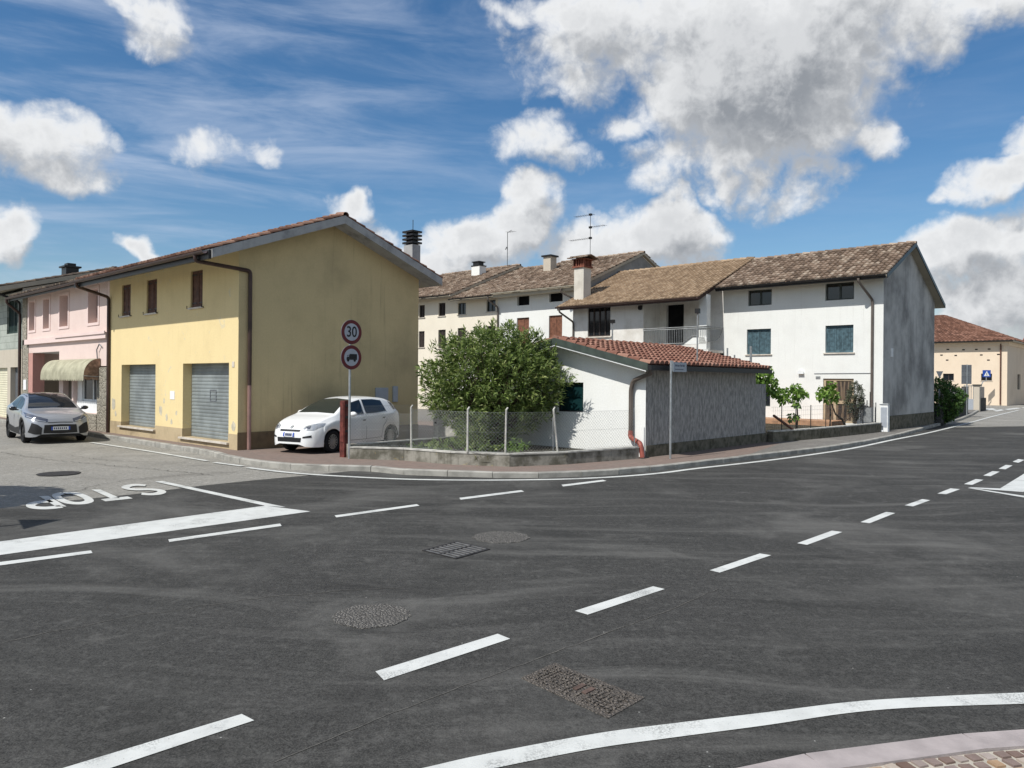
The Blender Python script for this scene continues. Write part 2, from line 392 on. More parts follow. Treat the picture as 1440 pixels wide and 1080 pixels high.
M['plinth_d'] = plaster('plinth_brown', (.19, .14, .085), (.07, .055, .04), .6, .4, 1.3, .4)
M['pink'] = plaster('pink_plaster', (.7, .565, .515), (.4, .26, .22), .2, .15, .6)
M['pink_pale'] = plaster('pink_trim', (.72, .58, .54), (.5, .36, .32), .2, .2, .8)
M['pink_red'] = plaster('pink_pillar', (.5, .27, .23), (.26, .2, .17), .5, .4, 1.6)
M['white'] = plaster('white_plaster', (.74, .745, .71), (.4, .38, .34), .2, .25, .55)
M['white_clean'] = plaster('white_garage_plaster', (.76, .765, .735), (.62, .54, .36), .22, .05, .45)
M['cream'] = plaster('cream_plaster', (.75, .69, .57), (.5, .44, .34), .2, .2, .5)
M['grey_gable'] = plaster('weathered_grey_plaster', (.56, .545, .51), (.115, .112, .108), .75, .8, .55, .4, lo=.32, hi=.72)
M['spatter'] = spatter()
M['moss'] = plaster('mossy_concrete', (.17, .155, .12), (.05, .048, .03), .8, .5, 4.5, .8, lo=.36, hi=.68)
M['garden_wall'] = plaster('weathered_low_wall', (.3, .285, .245), (.08, .075, .055), .85, .9, 2.2, .8, lo=.38, hi=.65, patch=(.35, .27, .1), patch_amt=.5)
M['cope'] = plain('wall_coping', (.42, .41, .37), .9, var=.3, vs=5, bmp=.4)
M['ochre'] = plaster('ochre_plaster', (.72, .6, .46), (.52, .38, .26), .3, .2, .3)
M['ochre_grey'] = plaster('ochre_side_plaster', (.6, .52, .42), (.4, .33, .26), .4, .3, .3)
M['concrete'] = plaster('concrete_slab', (.38, .385, .38), (.1, .1, .1), .6, .6, 1.6, .4)
M['soffit'] = plaster('soffit_board', (.42, .38, .3), (.2, .18, .14), .3, .1, 1.0, .2)
M['stone'] = stonework('rubble_stone', (.4, .37, .3), (.24, .22, .18), (.4, .37, .31), 7.5)
M['stone_dark'] = stonework('dark_stone', (.1, .1, .09), (.05, .05, .05), (.08, .08, .075), 5)
M['clad'] = brickish('pale_green_cladding', (.4, .43, .385), (.36, .39, .35), (.22, .24, .21), 1.0, 1.3, .3, .012, axis='xz')
M['plaster_beige'] = plaster('beige_plaster', (.5, .45, .37), (.3, .26, .2), .35, .3, .7)
M['brown_metal'] = plain('brown_metal', (.055, .032, .026), .4, .2, .4, .2, 3)
M['dark_metal'] = plain('dark_metal', (.018, .017, .017), .4, .2, .4, .2, 3)
M['pipe_grey'] = plain('drainpipe_taupe', (.12, .1, .085), .45, .2, .4, .15, 3)
M['pipe_pink'] = plain('drainpipe_pinkish', (.25, .15, .13), .45, 0, .4, .15, 3)
M['red_plastic'] = plain('red_drain_plastic', (.27, .075, .055), .45, 0, .4, .2, 6)
M['galv'] = plain('galvanised_steel', (.42, .44, .45), .42, .75, .5, .15, 8)
M['galv_dull'] = plain('dull_steel', (.26, .27, .27), .55, .3, .4, .2, 8)
M['shutter_grey'] = plain('roller_shutter_steel', (.22, .245, .245), .55, .2, .4, .2, 1.6)
M['cream_shutter'] = plain('cream_roller_shutter', (.6, .57, .43), .6, 0, .3, .08, 2)
M['wood_brown'] = plain('brown_shutter_wood', (.105, .05, .034), .65, 0, .3, .3, 9)
M['wood_dark'] = plain('dark_shutter_wood', (.04, .03, .026), .6, 0, .3, .3, 9)
M['wood_red'] = plain('reddish_plank_wood', (.17, .075, .045), .7, 0, .3, .3, 7)
M['green_shut'] = plain('bluegreen_shutter', (.06, .105, .125), .6, 0, .3, .35, 7)
M['grey_green'] = plain('greygreen_window_wood', (.05, .06, .055), .55, 0, .3, .2, 7)
M['dark'] = plain('dark_interior', (.012, .012, .013), .9, 0, .1, .3, 3)
M['glass'] = glossy('window_glass', (.01, .013, .016), .06, .6)
M['glass_teal'] = glossy('window_glass_teal', (.008, .03, .032), .08, .6)
M['tan_frame'] = plain('tan_door_frame', (.42, .33, .22), .5, 0, .4, .1, 5)
M['curtain'] = plain('curtain', (.12, .085, .05), .8, 0, .2, .4, 14)
def curtain_glass():
    m, t, p = base_mat('curtained_glass', .5, .5); v = coords(t, (1, 1, .08)); n = noise(t, v, 13, 3, .5)
    c = mixc(t, smooth(t, n, .4, .62), (.03, .02, .014), (.17, .12, .075)); t.links.new(c, p.inputs['Base Color'])
    p.inputs['Coat Weight'].default_value = .8; p.inputs['Coat Roughness'].default_value = .05; return m
M['curtain_glass'] = curtain_glass()
M['white_paint'] = plain('white_paint', (.78, .79, .78), .5, 0, .4, .05, 5)
M['white_frame'] = plain('white_frame', (.72, .73, .72), .5, 0, .4, .08, 5)
M['marble'] = plain('sill_stone', (.55, .5, .43), .6, 0, .4, .15, 6)
M['meter'] = plain('meter_box_grey', (.36, .39, .43), .45, .1, .4, .05, 5)
M['awning'] = plain('awning_fabric', (.36, .345, .25), .85, 0, .1, .2, 3)
M['awning_brown'] = plain('awning_end_fabric', (.3, .2, .14), .9, 0, .1, .4, 6)
M['black'] = plain('black_plastic', (.012, .012, .013), .5, 0, .4, .1, 8)
M['green_board'] = plain('dark_green_metal', (.05, .065, .055), .5, .1, .4, .2, 4)
M['terracotta'] = plain('terracotta_paving', (.36, .21, .125), .85, 0, .2, .2, 4, .2)
M['soil'] = plain('garden_soil', (.045, .04, .028), .95, 0, .1, .5, 4, .8)
M['sign_white'] = plain('sign_white', (.4, .42, .46), .5, 0, .4, .05, 6)
M['sign_red'] = plain('sign_red', (.12, .011, .014), .5, 0, .4, .1, 6)
M['sign_black'] = plain('sign_black', (.008, .008, .009), .5, 0, .4, .05, 6)
M['sign_blue'] = plain('sign_blue', (.02, .07, .33), .45, 0, .4, .08, 6)
M['sign_navy'] = plain('sign_text_blue', (.03, .04, .09), .5, 0, .4, .05, 6)
M['sign_grey'] = plain('sign_back_grey', (.16, .17, .185), .5, .4, .4, .1, 6)
M['post_red'] = plain('rusty_red_post', (.12, .032, .025), .65, .1, .3, .4, 8)
M['concrete_post'] = plain('concrete_fence_post', (.42, .41, .37), .9, 0, .15, .25, 14, .4)
M['wire'] = plain('chain_link_wire', (.3, .31, .3), .5, .4, .4, .1, 4)
M['iron'] = plain('cast_iron', (.045, .042, .04), .65, .4, .35, .4, 20, .5)
M['cover'] = None
M['roof_old'] = tinted('old_clay_tiles', [(0, (.12, .088, .066)), (.35, (.19, .137, .1)), (.7, (.27, .2, .15)), (1, (.38, .31, .24))], speck=(.06, .055, .042), speck_amt=.55)
M['roof_tan'] = tinted('tan_clay_tiles', [(0, (.2, .14, .09)), (.5, (.275, .195, .125)), (1, (.35, .26, .175))], speck=(.12, .09, .05), speck_amt=.4)
M['roof_red'] = tinted('red_clay_tiles', [(0, (.17, .08, .058)), (.5, (.225, .11, .08)), (1, (.3, .17, .125))], speck=(.4, .25, .17), speck_amt=.35)
M['roof_far'] = tinted('far_clay_tiles', [(0, (.1, .052, .037)), (.5, (.155, .078, .053)), (1, (.23, .125, .09))], speck=(.11, .08, .06), speck_amt=.4)
M['roof_yh'] = tinted('brown_clay_tiles', [(0, (.12, .065, .048)), (.5, (.19, .105, .075)), (1, (.28, .17, .125))], speck=(.13, .1, .08), speck_amt=.4)
M['roof_grey'] = tinted('dark_old_tiles', [(0, (.07, .055, .045)), (.5, (.13, .1, .08)), (1, (.24, .19, .14))], speck=(.05, .05, .045), speck_amt=.5)
M['brick'] = plain('chimney_brick', (.2, .075, .05), .85, 0, .15, .3, 10)
M['oleander'] = leafmat('oleander_leaf', [(0, (.042, .07, .022)), (.4, (.11, .165, .04)), (.75, (.2, .27, .07)), (1, (.37, .42, .15))], .36)
M['vine'] = leafmat('vine_leaf', [(0, (.06, .12, .018)), (.5, (.14, .25, .04)), (1, (.26, .38, .08))], .35)
M['olive'] = leafmat('olive_leaf', [(0, (.03, .042, .024)), (.5, (.065, .08, .045)), (1, (.11, .125, .075))], .15)
M['shrub'] = leafmat('shrub_leaf', [(0, (.02, .05, .012)), (.5, (.055, .12, .025)), (1, (.13, .22, .05))])
M['grass'] = leafmat('grass_blade', [(0, (.05, .07, .02)), (.5, (.12, .14, .04)), (1, (.24, .22, .08))], .2, .7)
M['bark'] = plain('bark', (.09, .07, .05), .9, 0, .1, .4, 12, .5)
M['tyre'] = plain('tyre_rubber', (.014, .014, .015), .8, 0, .2, .2, 10)
M['paint_white'] = glossy('car_paint_white', (.8, .81, .8), .3, .5, 0, .8)
M['paint_silver'] = glossy('car_paint_silver', (.36, .375, .4), .32, .5, .4, .7)
M['car_black'] = glossy('car_gloss_black', (.012, .012, .014), .15, .5, 0, .5)
M['car_trim'] = plain('car_trim_black', (.02, .02, .021), .6, 0, .3, .1, 8)
M['car_glass'] = glossy('car_glass', (.012, .016, .018), .04, .7)
M['lamp'] = glossy('headlamp_glass', (.42, .44, .46), .1, .6, .3, .6)
M['lamp_dark'] = glossy('headlamp_dark', (.09, .1, .13), .1, .6, .2, .6)
M['rim'] = plain('alloy_rim', (.42, .43, .44), .35, .8, .5, .1, 8)
M['rim_dark'] = plain('dark_alloy_rim', (.07, .07, .075), .35, .8, .5, .1, 8)
M['plate'] = plain('plate_white', (.7, .72, .75), .5, 0, .4, .05, 9)
M['plate_blue'] = plain('plate_blue', (.03, .08, .4), .5, 0, .4, .05, 9)
# ------------------------------------------------------------------ ground, roads, pavements
def sheet(name, pts, mat, z=None, **kw):
    m = MB(); m.poly([(p[0], p[1], p[2] if z is None else z) for p in pts]); return struct(name, m, mat, **kw)
def resample(pts, step):
    out = [pts[0].copy()]; acc = 0
    for a, b in zip(pts, pts[1:]):
        L = (b - a).length; t = step - acc
        while t <= L:
            out.append(a.lerp(b, t / L)); t += step
        acc = (acc + L) % step if L else acc
        acc = L - (t - step)
    out.append(pts[-1].copy()); return out
def smoothline(pts, n=6):
    P = [Vector(p) for p in pts]; out = []
    for i in range(len(P) - 1):
        p0 = P[max(i - 1, 0)]; p1 = P[i]; p2 = P[i + 1]; p3 = P[min(i + 2, len(P) - 1)]
        for k in range(n):
            t = k / n
            out.append(.5 * ((2 * p1) + (p2 - p0) * t + (2 * p0 - 5 * p1 + 4 * p2 - p3) * t * t + (3 * p1 - p0 - 3 * p2 + p3) * t ** 3))
    out.append(P[-1]); return out
def offs(pts, d):
    out = []
    for i, p in enumerate(pts):
        a = pts[max(i - 1, 0)]; b = pts[min(i + 1, len(pts) - 1)]
        t = (b - a); t.z = 0; t.normalize(); out.append(p + Vector((-t.y, t.x, 0)) * d)
    return out
def kerbrun(name, pts, mat, w=.14, z0=-.02, z1=.125, seg=1.0, gap=.012, jit=.006):
    m = MB(); r = random.Random(3); q = resample(pts, seg)
    for a, b in zip(q, q[1:]):
        t = b - a; L = t.length
        if L < .1: continue
        t.normalize(); n = Vector((-t.y, t.x, 0)); a2 = a + t * gap * .5; b2 = b - t * gap * .5; h = z1 + r.uniform(-jit, jit); o = n * r.uniform(-jit, jit)
        prof = [(0, z0), (0, h - .02), (.02, h), (w, h), (w, z0)]
        m.prism([Vector((a2.x, a2.y, 0)) + n * x + o + Vector((0, 0, z)) for x, z in prof], b2 - a2, r.random())
    return struct(name, m, mat)
sheet('ground', [(-500, -300, 0), (600, -300, 0), (600, 900, 0), (-500, 900, 0)], M['asphalt_old'], -.012)
newroad = [G(-260, 745), G(-60, 722), G(67, 707), G(187, 695), G(283, 683), G(360, 675), G(433, 668.5)]
KERB = [(151, 612), (283, 632), (316, 640), (360, 647.5), (430, 653.7), (511, 655), (565, 660), (620, 662), (685, 664), (720, 664.5), (780, 664.2), (840, 661.5), (860, 660.5), (920, 655.5), (980, 649), (1050, 641), (1120, 633), (1200, 622.8), (1269, 609), (1311, 597.8)]
kw_ = [G(*p, z=.12) for p in KERB]
kw_ = [T(-45, -.56, .12), T(-20, -.56, .12)] + kw_ + [G(1335, 592.5, .12), G(1352, 588, .12), G(1368, 581.5, .12), T(5.5, 66, .12)]
KS = smoothline(kw_, 4)
newroad += [kw_[7] + Vector((.3, .6, 0)), kw_[12] + Vector((0, .8, 0)), kw_[18] + Vector((-.8, .8, 0)), kw_[22] + Vector((-1, .8, 0)), G(1340, 601), G(1440, 599.3), G(1700, 592), Vector((75, -30, 0)), Vector((-60, -30, 0)), Vector((-60, 6, 0))]
sheet('road', newroad, M['asphalt_new'], 0.0)
iB = 2 + 15
KI = offs(KS, .06)
brick = KI[:iB * 4 + 1] + [T(9.4, 13.9), T(-45, 13.9)]
sheet('pavement', brick, M['paver'], .115)
sheet('grey_pavement', KI[iB * 4:] + [T(3.0, 74), T(-45, 74), T(-45, 13.9), T(9.4, 13.9)], M['paver_grey'], .115)

kerbrun('kerb', KS, M['kerb'])

# painted markings, each a sheet 4 mm above the asphalt
def mark(pts, name='road_marking', mat='paint', z=.005):
    return sheet(name, pts, M[mat], z)
def pmark(px, **kw): return mark([G(*p) for p in px], **kw)
def band(pix_a, pix_b, **kw):
    a = smoothline([G(*p) for p in pix_a], 5); b = smoothline([G(*p) for p in pix_b], 5)
    m = MB(); n = min(len(a), len(b))
    for i in range(n - 1): m.quad(*[(p.x, p.y, .005) for p in (a[i], a[i + 1], b[i + 1], b[i])])
    return struct('edge_line', m, M[kw.get('mat', 'paint')])
def line(pts, w, mat='paint'):
    p = smoothline(pts, 5); a = offs(p, w / 2); b = offs(p, -w / 2); m = MB()
    for i in range(len(p) - 1): m.quad(*[(q.x, q.y, .005) for q in (a[i], a[i + 1], b[i + 1], b[i])])
    return struct('edge_line', m, M[mat])
line([G(*p) for p in [(348, 657.7), (400, 664), (460, 668.7), (560, 673.7), (640, 675.2), (720, 675.2), (800, 673.8), (860, 671), (904, 667.8), (937.8, 664.4), (980, 658.9), (1060, 650), (1130, 641), (1200, 630.3), (1255.6, 618.6), (1311, 607.5), (1366.7, 593.6), (1400, 584.6), (1432, 577)]], .15)
line([G(128, 622.3), G(200, 633), G(291.7, 648.3)], .13); line([G(301.7, 650.5), G(341.7, 655.6)], .13)
band([(520, 1098), (600, 1080), (680, 1062), (835.6, 1033), (940, 1019), (1079, 1002.5), (1190, 988.6), (1287, 981.7), (1440, 974.7), (1560, 971)],
     [(540, 1118), (640, 1095), (702, 1080), (840, 1053), (940, 1039), (1079, 1020.6), (1190, 1004), (1287, 995.8), (1440, 990.5), (1560, 986)])
pmark([(0, 762), (373, 711.5), (436.7, 719.5), (0, 781), (-120, 797), (-120, 778)], name='stop_line')
pmark([(218, 677.6), (228, 676.6), (402, 713.5), (373, 711.6)], name='lane_line')
for q in [[(236.7, 759), (394, 736.6), (396, 740), (238, 762.6)], [(-40, 796), (128, 774.5), (130, 778.2), (-40, 801)],
          [(470.7, 725.2), (586, 709.3), (590, 711.5), (473, 728)], [(645.8, 700.4), (733, 689.5), (737, 691.6), (648, 703)], [(789.6, 682), (848, 675), (853, 676.6), (792, 684.4)],
          [(808.4, 859.7), (826.4, 865), (934.8, 829), (918.5, 825)], [(528, 945), (540, 957.5), (717.5, 899), (700, 892)], [(86, 1082), (150, 1083), (357.5, 1014), (340, 1005)],
          [(998, 802.5), (1012, 805.8), (1084.5, 781.3), (1068.5, 778.8)], [(1121, 764.3), (1135, 766.7), (1184.5, 748.6), (1170, 746.6)], [(1210, 734.6), (1223, 736.2), (1259, 721.9), (1246, 720.2)],
          [(1272, 711), (1284, 712.5), (1308, 703.8), (1297, 702.2)], [(1318, 694.4), (1330.6, 695.3), (1350, 688.3), (1336.7, 687)], [(1355.6, 681), (1367, 682.2), (1383.3, 675), (1372.2, 673.9)],
          [(1382.8, 669), (1393, 670), (1406, 663.5), (1395.5, 662.8)], [(1404.4, 659.4), (1414, 660.2), (1424, 654.8), (1414.4, 654)], [(1424, 649.4), (1432, 651), (1441, 647), (1432, 645.8)], [(1440, 642), (1447, 643), (1455, 639), (1448, 638)]]:
    pmark(q, name='lane_dash')
pmark([(1406, 687.4), (1440, 666.5), (1500, 640), (1500, 697), (1440, 690.6)], name='painted_island')
pmark([(1360.6, 686.2), (1366, 685.6), (1406, 687.2), (1440, 690.8), (1440, 692.2), (1400, 689.3)], name='lane_line')
pmark([(1361, 686.9), (1372, 687.6), (1440, 697.8), (1500, 706), (1500, 709), (1440, 700.2)], name='lane_line', z=.009)
for q in [[(1384, 574.6), (1396, 574.2), (1402, 576.2), (1390, 577)], [(1396, 577.5), (1408, 575.6), (1412, 577), (1402, 578.8)], [(1412, 575.5), (1430, 573.5), (1436, 574.3), (1418, 576.4)], [(1436, 573.4), (1452, 572), (1458, 572.8), (1442, 574.4)]]:
    pmark(q, name='crosswalk_stripe')

# STOP painted on the side road, read by drivers coming towards the junction
up = (G(161, 701.7) - G(132, 688.6)); rt = (G(154.5, 702.5) - G(192, 698.5))
def letter(strokes, cen, wd, name='stop_letter'):
    m = MB(); Hh = up.length * 1.06; u1 = up.normalized(); r1 = rt.normalized(); Wl = rt.length
    for st, w in strokes:
        pts = [cen + u1 * (y - .5) * Hh + r1 * (x - .5) * Wl for x, y in st]
        p = smoothline(pts, 6) if len(pts) > 2 else [Vector(q) for q in pts]
        # stroke width measured across in a stretched letter: horizontal strokes are longer
        vs = []; fs = []
        for i, q in enumerate(p):
            a = p[max(i - 1, 0)]; b = p[min(i + 1, len(p) - 1)]; t = (b - a); tu = t.dot(u1) / Hh; tr = t.dot(r1) / Wl; l = sqrt(tu * tu + tr * tr) or 1
            nrm = u1 * (tr / l) * w * Hh * .62 - r1 * (tu / l) * w * Wl
            vs += [tuple(q + nrm * .5 + Vector((0, 0, .006 - q.z))), tuple(q - nrm * .5 + Vector((0, 0, .006 - q.z)))]
        for i in range(len(p) - 1): fs.append((2 * i, 2 * i + 1, 2 * i + 3, 2 * i + 2))
        m.add(vs, fs)
    return struct(name, m, M['paint_old'])
W_ = .32
letter([([(.08, .16), (.3, .04), (.62, .03), (.9, .14), (.93, .3), (.75, .44), (.3, .55), (.09, .7), (.12, .86), (.4, .97), (.7, .96), (.93, .85)], W_)], G(202, 688.5), 1)
letter([([(0, .94), (1, .94)], W_), ([(.5, .0), (.5, .88)], W_)], G(150, 695.5), 1)
letter([([(.5, .03), (.2, .12), (.08, .35), (.08, .65), (.2, .88), (.5, .97), (.8, .88), (.92, .65), (.92, .35), (.8, .12), (.5, .03)], W_)], G(102, 700.5), 1)
letter([([(.12, 0), (.12, .95)], W_), ([(.12, .95), (.6, .94), (.9, .8), (.9, .6), (.6, .47), (.12, .46)], W_)], G(58, 707), 1)

# covers let into the road
def coverdisc(name, px, r, label, cat, mat, z=.006, squash=1):
    c = G(*px); m = MB(); rr = random.Random(int(px[0])); n = 40
    ring = [c + Vector((cos(2 * pi * k / n) * r * rr.uniform(.94, 1.04), sin(2 * pi * k / n) * r * squash * rr.uniform(.94, 1.04), 0)) for k in range(n)]
    m.prism([(p.x, p.y, -.004) for p in ring], (0, 0, z + .004))
    return solo(name, m, mat, label, cat, (c.x, c.y, 0), group=None, frame='world')
def covermat(name, c1, c2, scale, spread=.5):
    m, t, p = base_mat(name, .85, .25); v = coords(t)
    vo = N(t, 'ShaderNodeTexVoronoi', feature='DISTANCE_TO_EDGE'); vo.inputs['Scale'].default_value = scale; t.links.new(v, vo.inputs['Vector'])
    c = mixc(t, smooth(t, vo.outputs['Distance'], .02, .2), c1, c2); c = mixc(t, mth(t, 'MULTIPLY', smooth(t, noise(t, v, 6, 5), .4, .7), .6), c, sc(c2, .5))
    t.links.new(c, p.inputs['Base Color']); bump(t, p, vo.outputs['Distance'], 1.0, .03); return m
cm1 = covermat('rough_patch', (.04, .037, .034), (.2, .19, .172), 34); cm2 = covermat('rusty_cover', (.07, .06, .05), (.17, .15, .13), 40)
coverdisc('manhole_cover', (523, 866), .34, 'round gravel-textured manhole cover nearest the viewer, left of the big dashes', 'manhole cover', cm1)
coverdisc('manhole_cover', (705, 755.5), .38, 'round manhole cover just behind the slotted drain grate', 'manhole cover', cm1)
coverdisc('manhole_cover', (83, 666), .42, 'dark round manhole cover in the pale side road above the STOP lettering', 'manhole cover', M['iron'])
gt = Thing('drain_grate', 'square iron drain grate with slots in the middle of the road', 'drain grate', (*G(641, 774)[:2], 0), frame='world')
ga, gb, gc, gd = [G(*p) for p in [(593.5, 774.8), (641, 762), (689.5, 773), (641.5, 786.6)]]
m = MB(); m.prism([(p.x, p.y, -.003) for p in (ga, gb, gc, gd)], (0, 0, .006)); gt.part('pit', m, M['black'])
m = MB()
def bil(s, t_): return (ga * (1 - s) + gb * s) * (1 - t_) + (gd * (1 - s) + gc * s) * t_
for i in range(8):
    s0_ = (i + .25) / 8; s1_ = (i + .75) / 8
    m.prism([(*bil(s, t_)[:2], .003) for s, t_ in ((s0_, .07), (s1_, .07), (s1_, .93), (s0_, .93))], (0, 0, .006))
gt.part('bars', m, plain('worn_iron', (.21, .2, .185), .5, .5, .4, .3, 12))
m = MB()
for (s0_, s1_, t0_, t1_) in ((0, 1, 0, .07), (0, 1, .93, 1), (0, .03, .07, .93), (.97, 1, .07, .93), (.03, .97, .47, .53)):
    m.prism([(*bil(s, t_)[:2], .0031) for s, t_ in ((s0_, t0_), (s1_, t0_), (s1_, t1_), (s0_, t1_))], (0, 0, .007))
gt.part('frame', m, M['iron'])
qa, qb, qc, qd = [G(*p) for p in [(733, 954), (780, 933), (906.7, 982), (855.6, 1011)]]
ctr = (qa + qc) / 2; cv = Thing('inspection_cover', 'rectangular rough inspection cover beside the near edge line', 'inspection cover', (ctr.x, ctr.y, 0), frame='world')
m = MB(); m.prism([(p.x, p.y, -.004) for p in (qa, qb, qc, qd)], (0, 0, .010)); cv.part('frame', m, cm2)
m = MB(); r = random.Random(4)
def bq(s, t_): return (qa * (1 - s) + qb * s) * (1 - t_) + (qd * (1 - s) + qc * s) * t_
for i in range(9):
    for j in range(20):
        if r.random() < .12: continue
        s0_ = .1 + i * .09; t0_ = .05 + j * .046; w = .055 + r.uniform(-.012, .006); l = .03 + r.uniform(-.008, .004)
        if 3 <= i <= 5 and 9 <= j <= 12: continue
        m.prism([(*bq(s, t_)[:2], .005) for s, t_ in ((s0_, t0_), (s0_ + w, t0_), (s0_ + w, t0_ + l), (s0_, t0_ + l))], (0, 0, .008 + r.uniform(-.002, .003)), r.random())
cv.part('tread_plate', m, cm2)
m = MB()
for k in range(2):
    m.prism([(*bq(s, t_)[:2], .006) for s, t_ in ((.36, .47 + k * .1), (.64, .47 + k * .1), (.64, .52 + k * .1), (.36, .52 + k * .1))], (0, 0, .008))
cv.part('badge', m, plain('rust', (.1, .068, .055), .8, .1, .3, .3, 20))

# joints and cracks in the asphalt
def crack(pix, w, mat, wob=.03, seed=1, name='asphalt_seam'):
    r = random.Random(seed); p = resample(smoothline([G(*q) for q in pix], 6), .12); p = [q + Vector((r.uniform(-wob, wob), r.uniform(-wob, wob), 0)) for q in p]
    A = offs(p, w / 2); B = offs(p, -w / 2); m = MB()
    for i in range(len(p) - 1):
        k0 = .4 + .6 * abs(mnoise.noise(p[i] * 2)); k1 = .4 + .6 * abs(mnoise.noise(p[i + 1] * 2))
        m.quad(*[(*(c.lerp(q, kk))[:2], .0035) for q, c, kk in ((A[i], p[i], k0), (A[i + 1], p[i + 1], k1), (B[i + 1], p[i + 1], k1), (B[i], p[i], k0))])
    return struct(name, m, mat)
cd_ = plain('crack_dark', (.022, .021, .02), .95, 0, .1, .3, 20); cl_ = plain('seam_dust', (.11, .105, .095), .95, 0, .1, .35, 20)
crack([(380, 1075), (560, 1000), (760, 925), (930, 862), (1010, 828)], .016, cl_, .012, 2)
crack([(0, 905), (180, 868), (400, 838), (560, 826)], .02, cl_, .03, 5)
crack([(0, 636), (60, 645), (130, 652), (240, 662), (300, 668)], .03, cd_, .06, 6); crack([(110, 690), (170, 676), (260, 668), (330, 664)], .025, cd_, .07, 7); crack([(100, 640), (160, 648), (260, 650)], .02, cd_, .05, 8)
# near pavement on which the viewer stands
nk = smoothline([G(*p, z=.06) for p in [(900, 1112), (1040.7, 1080), (1148, 1059.8), (1273, 1042), (1440, 1026.8), (1650, 1014)]], 5)[::-1]
kerbrun('near_kerb', nk[::-1], M['kerb_pink'], w=-.16, z0=-.02, z1=.06, seg=1.05, gap=.008, jit=.001)
inn = offs(nk, .165)
sheet('near_pavement', inn + [Vector((-3.2, 1.6, 0)), Vector((-3.2, -4, 0)), Vector((9, -4, 0)), Vector((9, 5, 0))], plain('cobble_joint', (.42, .39, .33), .95, 0, .1, .15, 12, .5), .042)
m = MB(); r = random.Random(9); base_l = offs(nk, .2)
base_l = resample(base_l, .02)
for row in range(24):
    lp = resample(offs(nk, .185 + row * .085), .088 + .004 * (row % 3))
    for i in range(len(lp) - 1):
        a, b = lp[i], lp[i + 1]
        if a.y < 1.2 or a.y > 4.9: continue
        t = (b - a)
        if t.length < .06: continue
        t.normalize(); n = Vector((-t.y, t.x, 0)); sh_ = (.5 if row % 2 else 0) * .1
        a = a + t * sh_; g_ = .009; L = .083 - g_ - r.uniform(0, .012); wv_ = .085 - g_ - r.uniform(0, .014)
        c4 = [a + t * (r.uniform(0, .008)) + n * r.uniform(0, .008), a + t * L + n * r.uniform(0, .008), a + t * (L - r.uniform(0, .008)) + n * wv_, a + n * (wv_ - r.uniform(0, .008)) + t * .004]
        m.prism([(p.x, p.y, .03) for p in c4], (0, 0, .022 + r.uniform(-.003, .003)), r.random())
M['cobble'] = tinted('porphyry_cobbles', [(0, (.14, .09, .07)), (.3, (.24, .19, .17)), (.6, (.33, .28, .25)), (.85, (.4, .34, .28)), (1, (.32, .2, .11))], nscale=14)
struct('cobble_paving', m, M['cobble'])
# ------------------------------------------------------------------ building kit
def wallface(m, axis, fix, a0, a1, z0, z1, ops=(), depth=.18, tint=.5):
    def P(a, z, d=0): return (a, fix + d, z) if axis == 'x' else (fix - d, a, z)
    xs = sorted({a0, a1, *[o[0] for o in ops], *[o[1] for o in ops]}); zs = sorted({z0, z1, *[o[2] for o in ops], *[o[3] for o in ops]})
    xs = [x for x in xs if a0 <= x <= a1]; zs = [z for z in zs if z0 <= z <= z1]
    for xa, xb in zip(xs, xs[1:]):
        for za, zb in zip(zs, zs[1:]):
            cx, cz = (xa + xb) / 2, (za + zb) / 2
            if any(o[0] < cx < o[1] and o[2] < cz < o[3] for o in ops): continue
            m.quad(P(xa, za), P(xb, za), P(xb, zb), P(xa, zb), tint)
    for o in ops:
        d = o[4] if len(o) > 4 else depth
        x0, x1, y0, y1 = o[:4]
        m.quad(P(x0, y0), P(x0, y1), P(x0, y1, d), P(x0, y0, d)); m.quad(P(x1, y0), P(x1, y0, d), P(x1, y1, d), P(x1, y1))
        fl = o[5] if len(o) > 5 else ''
        if 't' not in fl: m.quad(P(x0, y1), P(x1, y1), P(x1, y1, d), P(x0, y1, d))
        if 'b' not in fl: m.quad(P(x0, y0), P(x0, y0, d), P(x1, y0, d), P(x1, y0))
def abox(m, axis, fix, a0, a1, d0, d1, z0, z1, tint=.5):
    if axis == 'x': m.box(a0, a1, fix + d0, fix + d1, z0, z1, tint)
    else: m.box(fix - d1, fix - d0, a0, a1, z0, z1, tint)

